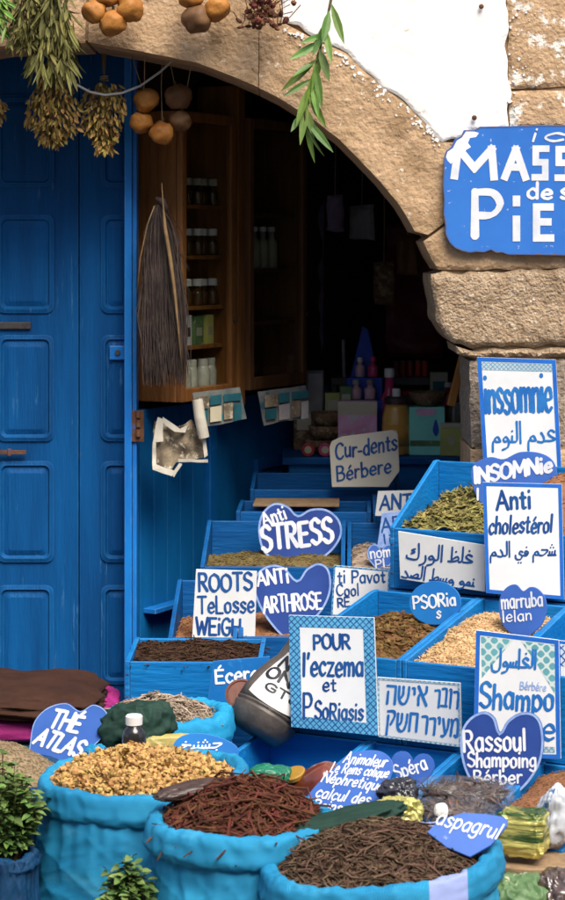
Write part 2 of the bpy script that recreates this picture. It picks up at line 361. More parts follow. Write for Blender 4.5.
class MB:
    def __init__(s):
        s.v = []; s.f = []

    def add(s, vs, fs):
        n = len(s.v); s.v += [Vector(v) for v in vs]; s.f += [[i + n for i in f] for f in fs]; return s

    def box(s, x0, x1, y0, y1, z0, z1):
        return s.add([(x0, y0, z0), (x1, y0, z0), (x1, y1, z0), (x0, y1, z0), (x0, y0, z1), (x1, y0, z1), (x1, y1, z1), (x0, y1, z1)],
                     [[3, 2, 1, 0], [4, 5, 6, 7], [0, 1, 5, 4], [1, 2, 6, 5], [2, 3, 7, 6], [3, 0, 4, 7]])

    def prism_xz(s, poly, y0, y1):
        n = len(poly)
        area = sum(poly[i][0] * poly[(i + 1) % n][1] - poly[(i + 1) % n][0] * poly[i][1] for i in range(n))
        if area < 0: poly = poly[::-1]
        return s.add([(x, y0, z) for x, z in poly] + [(x, y1, z) for x, z in poly],
                     [list(range(n)), list(range(2 * n - 1, n - 1, -1))] + [[(i + 1) % n, i, i + n, (i + 1) % n + n] for i in range(n)])

    def prism_yz(s, poly, x0, x1):
        n = len(poly)
        area = sum(poly[i][0] * poly[(i + 1) % n][1] - poly[(i + 1) % n][0] * poly[i][1] for i in range(n))
        if area < 0: poly = poly[::-1]
        return s.add([(x1, y, z) for y, z in poly] + [(x0, y, z) for y, z in poly],
                     [list(range(n)), list(range(2 * n - 1, n - 1, -1))] + [[(i + 1) % n, i, i + n, (i + 1) % n + n] for i in range(n)])

    def lathe(s, prof, n=28, c=(0, 0, 0), wob=0.0, seed=0.0, sx=1, sy=1):
        c = Vector(c); vs = []; fs = []
        for j, (r, z) in enumerate(prof):
            for i in range(n):
                a = 2 * math.pi * i / n
                k = 1 + wob * nz(math.cos(a) * 1.5 + seed, math.sin(a) * 1.5, z * 9)
                vs.append(c + Vector((r * k * math.cos(a) * sx, r * k * math.sin(a) * sy, z)))
        m = len(prof)
        for j in range(m - 1):
            for i in range(n):
                fs.append([j * n + i, j * n + (i + 1) % n, (j + 1) * n + (i + 1) % n, (j + 1) * n + i])
        if prof[0][0] > 1e-4: fs.append(list(range(n - 1, -1, -1)))
        if prof[-1][0] > 1e-4: fs.append([(m - 1) * n + i for i in range(n)])
        return s.add(vs, fs)

    def tube(s, pts, r, n=6):
        pts = [Vector(p) for p in pts]
        rr = r if isinstance(r, (list, tuple)) else [r] * len(pts)
        vs = []; fs = []
        up = Vector((0.13, .31, .94)).normalized()
        for i, p in enumerate(pts):
            d = (pts[min(i + 1, len(pts) - 1)] - pts[max(i - 1, 0)])
            d = d.normalized() if d.length > 1e-9 else Vector((0, 0, 1))
            u = d.cross(up)
            if u.length < 1e-3: u = d.cross(Vector((1, 0, 0)))
            u.normalize(); w = d.cross(u)
            for k in range(n):
                a = 2 * math.pi * k / n
                vs.append(p + (u * math.cos(a) + w * math.sin(a)) * rr[i])
        for i in range(len(pts) - 1):
            for k in range(n):
                fs.append([i * n + k, i * n + (k + 1) % n, (i + 1) * n + (k + 1) % n, (i + 1) * n + k])
        fs.append(list(range(n - 1, -1, -1))); fs.append([(len(pts) - 1) * n + k for k in range(n)])
        return s.add(vs, fs)

    def blob(s, c, rad, rot=None, sub=1, wob=0.0, seed=0.0, shape=None):
        vs, fs = shape or ICO[sub]
        c = Vector(c); out = []
        for v in vs:
            k = 1 + (wob * nz(v.x * 1.7 + seed, v.y * 1.7, v.z * 1.7 + seed) if wob else 0)
            w = Vector((v.x * rad[0] * k, v.y * rad[1] * k, v.z * rad[2] * k))
            if rot: w = rot @ w
            out.append(c + w)
        return s.add(out, fs)

    def leaf(s, p, d, nrm, L, W, bend=.2, fold=.15):
        p = Vector(p); d = Vector(d).normalized(); nrm = Vector(nrm)
        sd = d.cross(nrm)
        if sd.length < 1e-4: sd = d.cross(Vector((1, .2, .3)))
        sd.normalize(); nr = sd.cross(d).normalized()
        vs = []; prof = ((0, .12), (.28, .85), (.55, 1), (.8, .6), (1, .05))
        for t, w in prof:
            c = p + d * (L * t) - nr * (bend * L * t * t)
            vs += [c - sd * (W * .5 * w) + nr * (fold * W * w), c, c + sd * (W * .5 * w) + nr * (fold * W * w)]
        fs = []
        for i in range(4):
            a = i * 3
            fs += [[a, a + 1, a + 4, a + 3], [a + 1, a + 2, a + 5, a + 4]]
        return s.add(vs, fs)

    def xf(s, M):
        s.v = [M @ v for v in s.v]; return s

    def mesh(s, name, mat, smooth=False):
        me = bpy.data.meshes.new(name)
        me.from_pydata([tuple(v) for v in s.v], [], s.f)
        me.materials.append(MATS[mat])
        if smooth:
            me.polygons.foreach_set('use_smooth', [True] * len(me.polygons))
        me.update(); return me

    def obj(s, name, mat, parent=None, smooth=False, bevel=0, seg=2):
        o = bpy.data.objects.new(name, s.mesh(name, mat, smooth)); COL.objects.link(o)
        if parent: o.parent = parent
        if bevel:
            b = o.modifiers.new('Bevel', 'BEVEL'); b.width = bevel; b.segments = seg; b.limit_method = 'ANGLE'; b.angle_limit = R(40)
        return o


def tag(o, label, cat, group=None, kind=None):
    if label: o['label'] = label
    if cat: o['category'] = cat
    if group: o['group'] = group
    if kind: o['kind'] = kind
    return o


def thing(name, label, cat, loc=(0, 0, 0), rz=0.0, group=None):
    o = bpy.data.objects.new(name, None); COL.objects.link(o)
    o.location = loc; o.rotation_euler = (0, 0, rz); o.empty_display_size = .05
    return tag(o, label, cat, group)


def copy_thing(o, label, loc, rz=None, group=None, scale=None):
    c = o.copy(); COL.objects.link(c); c.location = loc
    if rz is not None: c.rotation_euler = (0, 0, rz)
    if scale: c.scale = scale
    if label: c['label'] = label
    if group: c['group'] = group
    for ch in list(o.children):
        d = ch.copy(); COL.objects.link(d); d.parent = c
        for g in list(ch.children):
            e = g.copy(); COL.objects.link(e); e.parent = d
    return c


# ------------------------------------------------------------------ triangulated solids
def densify(poly, step):
    out = []
    n = len(poly)
    for i in range(n):
        a, b = Vector(poly[i]), Vector(poly[(i + 1) % n])
        k = max(1, int((b - a).length / step))
        for j in range(k): out.append(a.lerp(b, j / k))
    return out


def inside(p, poly):
    c = False; n = len(poly); x, y = p
    for i in range(n):
        x1, y1 = poly[i]; x2, y2 = poly[i - 1]
        if (y1 > y) != (y2 > y) and x < (x2 - x1) * (y - y1) / (y2 - y1) + x1: c = not c
    return c


def seg_dist(p, poly):
    best = 9e9; n = len(poly)
    for i in range(n):
        a = poly[i]; b = poly[(i + 1) % n]
        d = b - a; L2 = d.length_squared
        t = max(0, min(1, (p - a).dot(d) / L2)) if L2 > 0 else 0
        q = (p - a - d * t).length_squared
        if q < best: best = q
    return math.sqrt(best)


def slab(mb, poly, y0, thick, step, jit=0.0, hn=0.0, hscale=8, edge=0.0, edge_w=.02, seed=0.0, jscale=25, hn2=0.0):
    """a rough slab in the XZ plane: uneven outline, displaced front face at y0 (towards -Y), flat back"""
    pl = densify([Vector(p) for p in poly], step)
    if jit:
        pl = [p + Vector((nz(p.x * jscale + seed, p.y * jscale, 3.1), nz(p.x * jscale, p.y * jscale + seed, 7.7))) * jit * 1.6 for p in pl]
    pts = list(pl); n = len(pl)
    xs = [p.x for p in pl]; zs = [p.y for p in pl]
    x = min(xs)
    while x < max(xs):
        z = min(zs)
        while z < max(zs):
            q = Vector((x + random.uniform(-.3, .3) * step, z + random.uniform(-.3, .3) * step))
            if inside(q, pl) and seg_dist(q, pl) > step * .45: pts.append(q)
            z += step
        x += step
    r = delaunay_2d_cdt(pts, [], [list(range(n))], 1, 1e-6)
    v2, tris = r[0], r[2]
    vs = []
    for q in v2:
        d = seg_dist(q, pl)
        e = max(0, 1 - d / edge_w)
        y = y0 + edge * e * e - hn * nz(q.x * hscale + seed, q.y * hscale, seed) - hn2 * nz(q.x * hscale * 5 + seed, q.y * hscale * 5, 2)
        vs.append(Vector((q.x, y, q.y)))
    m = len(vs)
    cnt = {}
    fs = []
    for t in tris:
        t = list(t)
        a, b, c = (v2[i] for i in t[:3])
        if (b - a).cross(c - a) < 0: t = t[::-1]
        fs.append(t)
        for i in range(len(t)):
            e = (t[i], t[(i + 1) % len(t)])
            cnt[e] = cnt.get(e, 0) + 1
    vs += [Vector((q.x, y0 + thick, q.y)) for q in v2]
    side = [[e[1], e[0], e[0] + m, e[1] + m] for e in cnt if (e[1], e[0]) not in cnt]
    fs += side + [[i + m for i in t[::-1]] for t in fs[:]]
    mb.add(vs, fs)
    return mb


# ------------------------------------------------------------------ brush lettering
G = {
 'A': (7.4, "0,0 3.6,10 7.2,0/1.4,3.6 5.8,3.6"), 'B': (6, "0.4,0 .4,10/~.2,9.8 3.8,9.6 4.9,7.6 3.6,5.6 .6,5.2/~.6,5.2 4.6,4.8 5.8,2.6 4.4,.4 .2,.1"),
 'C': (6.4, "~6,8.4 4,10 1.2,8.8 0,5 1.2,1.2 4,0 6.2,1.6"), 'D': (6.4, "0.2,0 .2,10/~.2,9.9 4,9 6.2,5 4,.9 .2,.1"),
 'E': (5.6, "5.4,10 .2,10 .2,0 5.6,0/.2,5.2 4.6,5.2"), 'F': (5.4, "5.4,10 .2,10 .2,0/.2,5.2 4.4,5.2"),
 'G': (6.6, "~6,8.4 4,10 1.2,8.8 0,5 1.2,1.2 4,0 6,1.4 6.2,4.4/6.3,4.5 3.6,4.5"), 'H': (6.4, ".2,0 .2,10/6.2,0 6.2,10/.2,5.2 6.2,5.2"),
 'I': (1.2, ".6,0 .6,10"), 'i': (1.6, ".7,0 .7,6/.7,9 .75,9.4"), 'L': (5, ".2,10 .2,0 5,0"), 'M': (8.4, ".2,0 .8,10 4.2,3 7.6,10 8.2,0"),
 'N': (6.8, ".2,0 .2,10 6.4,0 6.4,10"), 'O': (7, "~3.4,10 .8,8.4 0,5 .8,1.6 3.4,0 6,1.6 6.8,5 6,8.4 3.4,10"),
 'P': (5.8, ".3,0 .3,10/~.2,9.8 4,9.7 5.6,7.3 4,4.9 .4,4.7"), 'R': (6.2, ".3,0 .3,10/~.2,9.8 4,9.7 5.4,7.4 4,5.1 .4,5/2.2,5 6,0"),
 'S': (5.6, "~5.2,8.6 3,10 .6,8.8 .6,6.4 3,5.2 5.2,3.8 5.2,1.4 2.8,0 .2,1.4"), 'T': (6.4, "0,10 6.4,10/3.2,10 3.2,0"),
 'U': (6.2, "~.2,10 .3,3 2,.2 4.2,.2 5.8,3 6,10"), 'V': (6.6, "0,10 3.3,0 6.6,10"), 'W': (9, "0,10 2.3,0 4.5,7.5 6.8,0 9,10"), 'Z': (6, ".2,10 5.8,10 .2,0 6,0"),
 'a': (5, "~4.4,5 2.4,6.2 .4,4.4 .4,1.6 2.2,0 4.3,1.8/4.4,6 4.5,0"), 'b': (5, ".4,10 .4,0/~.4,4.2 2.6,6 4.6,4 4.4,1.4 2.4,0 .4,1.4"),
 'c': (4.4, "~4.2,5 2.4,6.2 .4,4.2 .4,1.8 2.2,0 4.3,1.2"), 'd': (5, "4.4,10 4.4,0/~4.4,4.4 2.4,6.1 .4,4 .5,1.4 2.4,0 4.4,1.6"),
 'e': (4.8, "~.5,3 4.4,3.4 3.8,5.6 2.2,6.1 .4,4 .6,1.2 2.6,0 4.6,1"), 'f': (3.4, "~3.4,9.4 2,10 1.2,8 1.2,0/0,5.8 2.8,5.8"), 'g': (5, "~4.4,5 2.4,6.1 .4,4 .6,1.4 2.4,.2 4.4,2/~4.4,6 4.5,-1.6 2.6,-3.2 .4,-2.2"),
 'h': (4.8, ".4,10 .4,0/~.4,3.8 2.4,6 4.1,4.6 4.2,0"), 'l': (1.6, ".7,10 .7,0"), 'm': (7.4, ".4,6 .4,0/~.4,4 2.2,6 3.6,4.4 3.6,0/~3.6,4 5.4,6 6.8,4.4 6.9,0"),
 'n': (4.8, ".4,6 .4,0/~.4,3.8 2.4,6 4.1,4.6 4.2,0"), 'o': (5, "~2.4,6.1 .6,5 .3,3 .8,.8 2.4,0 4.2,.9 4.6,3 4.2,5.2 2.4,6.1"),
 'p': (5, ".4,6 .4,-3.4/~.4,4.2 2.6,6 4.6,4 4.4,1.4 2.4,0 .4,1.4"), 'q': (5, "4.4,6 4.4,-3.4/~4.4,4.4 2.4,6.1 .4,4 .5,1.4 2.4,0 4.4,1.6"),
 'r': (3.4, ".4,6 .4,0/~.4,3.6 1.8,5.8 3.4,5.6"), 's': (4.2, "~4,5.2 2.2,6.2 .5,5 2,3.2 4,2 2.4,0 .2,.8"), 't': (3.6, "1.6,8.6 1.6,1/~1.6,1.2 2.2,.1 3.5,.5/0,6 3.4,6"),
 'u': (4.8, "~.4,6 .4,1.8 2,0 4.2,2/4.3,6 4.3,0"), 'v': (4.4, "0,6 2.2,0 4.4,6"), 'x': (4.4, "0,6 4.4,0/4.4,6 0,0"), 'z': (4.6, ".2,6 4.4,6 .2,0 4.6,0"),
 '_': (3, "0,2.6 2.8,2.6"), "'": (1.4, "1,10 .5,7.6"), '.': (1.6, ".6,.1 .8,.3"), ' ': (3, ""),
 'é': (4.8, "~.5,3 4.4,3.4 3.8,5.6 2.2,6.1 .4,4 .6,1.2 2.6,0 4.6,1/1.8,7.6 3.4,9.6"), 'É': (5.6, "5.4,9 .2,9 .2,0 5.6,0/.2,4.8 4.6,4.8/2.4,10.4 4,12"),
 # heavy square capitals of the big sign
 'Š': (6, "5.8,9.2 .8,9.2 .8,5.2 5.2,5.2 5.2,.8 .2,.8"),
 # hebrew, visual order
 'ה': (6.4, ".3,9 6,9 5.9,0/1.1,6 .9,0"), 'ש': (7.4, "~.4,9 .6,3 2.4,.3 5,.6 6.6,4 6.9,9/~3.2,9 3.1,5 .9,2.4"), 'י': (2.4, "~.4,9 1.6,9 1.8,6"), 'א': (6.6, ".4,9 6.2,0/~5.8,9 5.6,6.4 3.8,4.8/~2.2,5.8 .8,4 .9,0"),
 'ר': (5, "~.3,9 3.6,9.2 4.6,7.6 4.5,0"), 'ב': (5.4, "~.4,9 3.6,9.2 4.4,7.6 4.3,.3/.2,.2 5.4,.2"), 'ו': (2.4, "~.2,9 1.6,8.8 1.7,0"), 'ד': (5, ".3,9 4.9,9/4.2,9 4.1,0"),
 'ק': (5.8, "~.4,9 4.4,9.2 5.4,6.8 3,2.4/~.9,6.8 .8,-3"), 'ח': (5.8, ".3,0 .4,9 5.2,9 5.3,0"), 'ע': (6, "~.8,9 2.4,3 3.4,.4/~5.4,9 5,4 2.6,-.4 .2,-1"), 'מ': (6.4, "~.4,0 1,6 2.6,9 5.4,8.6 5.8,0 3.6,.2/.2,9 1.2,6"),
}
# arabic, visual order left to right, joined along y = .6
AR = {
 'A': (1.9, ".9,0 .9,9"), 'L': (2.0, "~1.5,9 1.5,2.2 1,.8 0,.6"), 'LF': (5.2, "~4.6,9 4.6,.4 3,-2 .9,-1.6 .3,.8"), 'M': (4, "~3.6,1 2.7,2.8 1.4,2.2 1.6,1 3.2,.8/~1.6,1.4 .5,.6 .3,-3.2"),
 'MI': (3, "~0,.6 1,.7 2.6,1.4 2,2.8 1,2 1.4,.7 3,.6"), 'W': (3.6, "~3.3,1 2.2,2.8 1,1.8 1.6,.8 3.2,1 2.8,-1.4 .4,-2.6"), 'D': (4, "~.4,.4 2.4,0 3.5,.8 3.1,2.4 2,4.2"),
 'DJ': (4, "~.4,.4 2.2,.1 3.1,.8 2.9,2.4 2,4/2.8,.6 4,.6"), 'R': (3, "~2.5,2.6 2.6,0 1.7,-1.8 0,-2.8"), 'N': (1.8, "~0,.6 .9,.8 1.2,3/.6,.65 1.8,.6/1.1,5 1.4,5.2"),
 'E': (4.2, "~3.6,4.2 2.2,5 1,3.8 1.8,2.6 3.9,1.2 2,.6 0,.6"), 'GH': (4.2, "~3.6,4.2 2.2,5 1,3.8 1.8,2.6 3.9,1.2 2,.6 0,.6/2.2,7 2.5,7.2"), 'H': (4.6, "~0,.6 2,.7 4.6,3.4 1.2,3.8"),
 'J': (4.6, "~0,.6 2,.7 4.6,3.4 1.2,3.8/2.2,-1.4 2.5,-1.2"), 'KH': (5, "~4.8,3.2 1.4,3.8 3.2,3 .8,.4 1.2,-2.2 4.2,-2.4/2.8,5.8 3.1,6"),
 'S': (4.4, "~0,.6 .7,.8 1,2.6/~.8,1 1.4,.6 2,.8 2.4,2.6/~2.2,1 2.8,.6 3.6,1 4,3.2/0,.6 4.4,.6"), 'SH': (4.4, "~0,.6 .7,.8 1,2.6/~.8,1 1.4,.6 2,.8 2.4,2.6/~2.2,1 2.8,.6 3.6,1 4,3.2/0,.6 4.4,.6/1.4,5 1.6,5.1/3,5 3.2,5.1/2.2,6.6 2.4,6.7"),
 'FI': (3.2, "~0,.6 2,.6 2.8,2.4 1.4,3.2 1,1.8 2.7,1.6/1.8,5.4 2.1,5.6"), 'Y': (4.6, "~4.4,2.6 3.1,3.2 2.6,1.7 4,.4 3,-1.6 .8,-1.4 .3,.8/1.8,-3.6 2,-3.5/3.2,-3.6 3.4,-3.5"),
 'YM': (1.8, "~0,.6 .9,.8 1.2,2.8/.6,.65 1.8,.6/.4,-1.4 .6,-1.3/1.6,-1.4 1.8,-1.3"), 'Z': (4.6, "~0,.6 2,.6 4.4,1.7 3.8,3.4 1.6,1.6/1.4,.6 1.4,8.4/3,6 3.3,6.2"), 'T': (4.6, "~0,.6 2,.6 4.4,1.7 3.8,3.4 1.6,1.6/1.4,.6 1.4,8.4"),
 'K': (6, "~5.2,9 5.2,.8 .8,.6 .3,2/~2.2,3.4 3.6,4.2 2.4,5.2 3.8,6"), 'SD': (5, "~0,.6 .9,.8 1.2,2/~1,.7 3,.7 4.8,1.8 4,3.4 1.6,1.2/1,.6 5,.6"), ' ': (2, ""),
}


def parse(spec):
    out = []
    for s in spec.split('/'):
        if not s: continue
        sm = s[0] == '~'
        pts = [tuple(float(q) for q in p.split(',')) for p in (s[1:] if sm else s).split()]
        out.append((sm, pts))
    return out


def catmull(p, k=5):
    out = []
    for i in range(len(p) - 1):
        p0, p1, p2, p3 = p[max(i - 1, 0)], p[i], p[i + 1], p[min(i + 2, len(p) - 1)]
        for j in range(k):
            t = j / k
            out.append(.5 * ((2 * p1) + (p2 - p0) * t + (2 * p0 - 5 * p1 + 4 * p2 - p3) * t * t + (3 * p1 - p0 - 3 * p2 + p3) * t ** 3))
    out.append(p[-1]); return out


def stroke_poly(p, w, square):
    n = len(p); l = []; r = []
    for i in range(n):
        d = p[min(i + 1, n - 1)] - p[max(i - 1, 0)]
        if d.length < 1e-9: d = Vector((1, 0))
        d.normalize(); nn = Vector((-d.y, d.x))
        nib = abs(d.x * .62 + d.y * .78)
        ww = w * .5 * (1 if square else (.70 + .36 * nib) * (1 + .22 * nz(p[i].x * .5, p[i].y * .5, w)))
        l.append(p[i] + nn * ww); r.append(p[i] - nn * ww)
    d0 = (p[0] - p[1]).normalized(); d1 = (p[-1] - p[-2]).normalized()

    def cap(c, d):
        nn = Vector((-d.y, d.x)); h = w * .5 * (1 if square else .70 + .30 * abs(d.x * .62 + d.y * .78))
        if square: return [c - nn * h + d * h * .9, c + nn * h + d * h * .9]
        return [c + (d * math.cos(a) - nn * math.sin(a)) * h for a in (R(60), R(25), R(-25), R(-60))]
    return l + cap(p[-1], d1)[::-1] + r[::-1] + cap(p[0], d0)[::-1]


def text_polys(line):
    """strokes of one painted line as polygons in photo pixels"""
    txt, x0, y0, x1, y1, h, w = line[:7]
    o = line[7] if len(line) > 7 else {}
    table = AR if o.get('ar') else G
    toks = txt.split('|') if o.get('ar') else list(txt)
    gap = 0.0 if o.get('ar') else o.get('gap', 1.5)
    tot = sum((table[t][0] if t in table else 3) + gap for t in toks) - gap
    L = math.hypot(x1 - x0, y1 - y0); sx = L / tot; sy = h / 10.0
    dx, dy = (x1 - x0) / L, (y1 - y0) / L
    sl = o.get('slant', 0.0)
    polys = []; cur = 0.0; rnd = random.Random(txt)
    for t in toks:
        adv, spec = table[t]
        jy = rnd.uniform(-.4, .4) * o.get('jit', 1.0); js = 1 + rnd.uniform(-.05, .05) * o.get('jit', 1.0)
        if o.get('ar'): jy = 0; js = 1
        for sm, pts in parse(spec):
            q = []
            for (gx, gy) in pts:
                gx2 = (cur + gx) * sx + sl * gy * sy; gy2 = (gy * js + jy) * sy
                q.append(Vector((x0 + dx * gx2 + dy * gy2, y0 + dy * gx2 - dx * gy2)))
            if sm:
                cq = catmull(q); k = 6
                runs = [cq[i:i + k + 1] for i in range(0, len(cq) - 1, k)]
            else: runs = [[q[i], q[i + 1]] for i in range(len(q) - 1)]
            for r_ in runs: polys.append(stroke_poly(r_, w * o.get('ww', .92), o.get('square')))
        cur += adv + gap
    return polys


def letter_mesh(polys, to2d, y, mb):
    """union of the brush strokes, so no two faces overlap"""
    pts = []; faces = []
    for pl in polys:
        n = len(pts)
        q = [to2d(p) for p in pl]
        if sum(q[i].x * q[(i + 1) % len(q)].y - q[(i + 1) % len(q)].x * q[i].y for i in range(len(q))) < 0: q.reverse()
        pts += q
        faces.append(list(range(n, len(pts))))
    r = delaunay_2d_cdt(pts, [], faces, 1, 1e-6)
    fs = []
    for t, src in zip(r[2], r[5]):
        if not src: continue                              # the hollow of an a, e, o or p stays open
        a, b, c = (r[0][i] for i in t[:3])
        fs.append(list(t) if (b - a).cross(c - a) > 0 else list(t)[::-1])
    mb.add([(q.x, y, q.y) for q in r[0]], fs)


def inset(poly, d):
    n = len(poly); out = []
    area = sum(poly[i].x * poly[(i + 1) % n].y - poly[(i + 1) % n].x * poly[i].y for i in range(n))
    s = 1 if area > 0 else -1
    for i in range(n):
        a, b, c = poly[i - 1], poly[i], poly[(i + 1) % n]
        e1 = (b - a).normalized(); e2 = (c - b).normalized()
        n1 = Vector((-e1.y, e1.x)) * s; n2 = Vector((-e2.y, e2.x)) * s
        m = n1 + n2
        if m.length < 1e-6: m = n1.copy()
        m.normalize()
        k = 1 / max(.5, m.dot(n1))
        out.append(b + m * d * k)
    return out


def heart(x0, y0, x1, y1, rot=0, n=44, dip=1.0):
    pts = []
    for i in range(n):
        t = 2 * math.pi * i / n
        x = 16 * math.sin(t) ** 3
        y = 13 * math.cos(t) - 5 * math.cos(2 * t) * dip - 2 * math.cos(3 * t) - math.cos(4 * t)
        a = R(rot)
        pts.append((x * math.cos(a) - y * math.sin(a), -(x * math.sin(a) + y * math.cos(a))))
    xa, xb = min(p[0] for p in pts), max(p[0] for p in pts); ya, yb = min(p[1] for p in pts), max(p[1] for p in pts)
    return [(x0 + (p[0] - xa) / (xb - xa) * (x1 - x0), y0 + (p[1] - ya) / (yb - ya) * (y1 - y0)) for p in pts]


def smooth_poly(pts, k=5):
    p = [Vector(q) for q in pts]; n = len(p); out = []
    for i in range(n):
        p0, p1, p2, p3 = p[i - 1], p[i], p[(i + 1) % n], p[(i + 2) % n]
        for j in range(k):
            t = j / k
            q = .5 * ((2 * p1) + (p2 - p0) * t + (2 * p0 - 5 * p1 + 4 * p2 - p3) * t * t + (3 * p1 - p0 - 3 * p2 + p3) * t ** 3)
            out.append((q.x, q.y))
    return out


def sign(name, label, cat, poly, Y, yaw, lean, face, lines=(), ink='paint_navy', thick=.008, border=None, bands=(), group=None, extra=()):
    """a painted board: its outline and writing are laid out on the board's own tilted plane, with a real thickness"""
    xs = [p[0] for p in poly]; ys = [p[1] for p in poly]
    c = P((min(xs) + max(xs)) / 2, (min(ys) + max(ys)) / 2, Y)
    M = Matrix.Rotation(R(yaw), 3, 'Z') @ Matrix.Rotation(R(-lean), 3, 'X')
    nrm = M @ Vector((0, -1, 0)); Mi = M.inverted()

    def to2d(p):
        d = Vector(((p[0] - CX) / F, 1, -(p[1] - HY) / F))
        t = (c - CAM).dot(nrm) / d.dot(nrm)
        q = Mi @ (CAM + d * t - c)
        return Vector((q.x, q.z))
    pl = [to2d(p) for p in poly]
    root = MB().prism_xz([tuple(p) for p in pl], 0, thick).obj(name, face, bevel=.0012)
    root.location = c; root.rotation_euler = (M.to_euler())
    tag(root, label, cat, group)
    y = -.0008
    if border:
        bw, bm = border
        s = Y / F
        mb = MB(); inn = inset(pl, bw * s); n = len(pl)
        oo = inset(pl, .0006)
        area = sum(pl[i].x * pl[(i + 1) % n].y - pl[(i + 1) % n].x * pl[i].y for i in range(n))
        for i in range(n):
            j = (i + 1) % n
            f = [0, 1, 2, 3] if area > 0 else [3, 2, 1, 0]
            mb.add([(oo[i].x, y, oo[i].y), (oo[j].x, y, oo[j].y), (inn[j].x, y, inn[j].y), (inn[i].x, y, inn[i].y)], [f])
        mb.obj('border', bm, root)
    for (bp, bm, nm) in bands:                       # painted fields on the face
        mb = MB(); letter_mesh([bp], to2d, -.0005, mb); mb.obj(nm, bm, root)
    if lines:
        mb = MB(); ps = []
        for l in lines: ps += text_polys(l)
        letter_mesh(ps, to2d, -.0012, mb)
        mb.obj('lettering', ink, root)
    for (ls, ink2) in extra:
        mb = MB(); ps = []
        for l in ls: ps += text_polys(l)
        letter_mesh(ps, to2d, -.0013, mb); mb.obj('lettering', ink2, root)
    return root


# ================================================================== SETTING
g = MB().add([(-40, -20, 0), (40, -20, 0), (40, 60, 0), (-40, 60, 0)], [[0, 1, 2, 3]]).obj('ground', 'ground_stone')
tag(g, None, None, kind='structure')

WY = 5.95                                            # front of the street wall


def W(px, py, Y=WY):
    q = P(px, py, Y); return (q.x, q.z)


def Wp(pts): return [W(*p) for p in pts]


wall = thing('stone_wall', 'tan stone street wall with a wide shallow arch and flaking white plaster', 'wall', (0, WY, 0))


def stone(pts, mat='stone', name='stone_block', step=.012, hn=.006, y=0.0, thick=.35, jit=.004, edge=.012, seed=0, hn2=.0015, edge_w=.02, hs=9):
    mb = MB(); slab(mb, Wp(pts), y, thick, step, jit, hn, hs, edge, edge_w, seed, hn2=hn2)
    return mb.obj(name, mat, wall, smooth=False)


V = [
    ([(-330, 300), (-300, 215), (-230, 135), (-300, 78), (-388, 172), (-432, 290)], .04),
    ([(-228, 133), (-150, 85), (-77, 58), (-92, -43), (-200, -3), (-298, 76)], .04),
    ([(-75, 57), (0, 46), (50, 44), (85, 43), (87, -45), (-90, -45)], .014),
    ([(88, 42), (140, 51), (198, 63), (230, 75), (258, 87), (260, -45), (90, -45)], .012),
    ([(258.8, 87.6), (277, 97), (310, 117), (338, 138), (379, 180), (401, 207), (415, 231), (428, 235), (446, 222), (470, 200), (470, 143), (444, 142), (420, 118), (398, 96), (367.5, 74.2), (347, 53), (322, 43), (284, 23), (283, -45), (260.7, -45)], .011),
]
for i, (p, st) in enumerate(V):
    stone(p, 'stone', 'voussoir', st, .005, 0, .35, .0010, .0012, 3.1, .0024, .008)
B = [
    ([(473, 130), (760, 131), (760, 213), (473, 213)], 'stone', .03), ([(424, 241), (447, 225), (462, 217), (640, 215), (640, 268), (438, 270), (431, 258)], 'stone', .012),
    ([(431, 274), (545, 270), (640, 271), (640, 343), (560, 346), (470, 347), (455, 342), (446, 336), (438, 322), (433, 298)], 'stone_pale', .009),
    ([(455, 346), (470, 350), (540, 349), (640, 346), (640, 359), (600, 357), (520, 358), (468, 358), (458, 353)], 'stone_pale', .009),
    ([(507, -60), (640, -60), (720, -60), (720, 88), (600, 86), (509, 88)], 'stone_flaky', .013), ([(509, 91), (600, 89), (760, 91), (760, 128), (510, 128)], 'stone_flaky', .013),
    ([(470, 361), (560, 360), (760, 361), (760, 446), (471, 447)], 'pebbledash', .012), ([(471, 450), (760, 449), (760, 540), (471, 540)], 'stone', .03),
    ([(470, 543), (760, 543), (760, 640), (471, 640)], 'stone', .04), ([(470, 643), (760, 643), (760, 750), (471, 750)], 'stone', .04), ([(470, 753), (760, 753), (760, 856), (471, 856)], 'stone', .04),
    ([(642, 216), (760, 216), (760, 358), (642, 358)], 'stone', .04), ([(-440, 305), (-330, 305), (-329, 480), (-440, 480)], 'stone', .04),
    ([(-440, 483), (-329, 483), (-329, 660), (-440, 660)], 'stone', .04), ([(-440, 663), (-329, 663), (-329, 856), (-440, 856)], 'stone', .04), ([(722, -60), (760, -60), (760, 88), (722, 88)], 'stone', .04),
]
for i, (p, m, st) in enumerate(B):
    pale = m == 'stone_pale'
    stone(p, m, 'stone_block', st, .009 if pale else .005, -.008 if pale else (.006 if m == 'pebbledash' else 0), .35, .006 if pale else .003, .013 if pale else .006, 20 + i * 2.7, .0040 if pale else .0020, .018 if pale else .012, 11)
mb = MB()
core = [(-700, 860), (-700, -300), (1200, -300), (1200, 860), (476, 860), (476, 352), (462, 340), (440, 300), (442, 270), (436, 255), (432, 240), (420, 226), (404, 203), (382, 176), (339, 131), (279, 92), (200, 58), (140, 46), (76, 39), (0, 41), (-77, 53), (-152, 80), (-233, 130), (-304, 212), (-334, 300), (-334, 860)]
mb.prism_xz(Wp(core), .014, .345).obj('mortar', 'mortar', wall)
mb = MB(); slab(mb, Wp([(282, 20), (300, 28), (322, 42), (347, 51), (363, 70), (398, 95), (420, 116), (444, 141), (458, 140), (470, 133), (508, 127), (507, 60), (505, -50), (281, -50)]), -.004, .03, .007, .009, .003, 5, .004, .010, 4.4, 21, hn2=.0012)
rnd = random.Random(8)
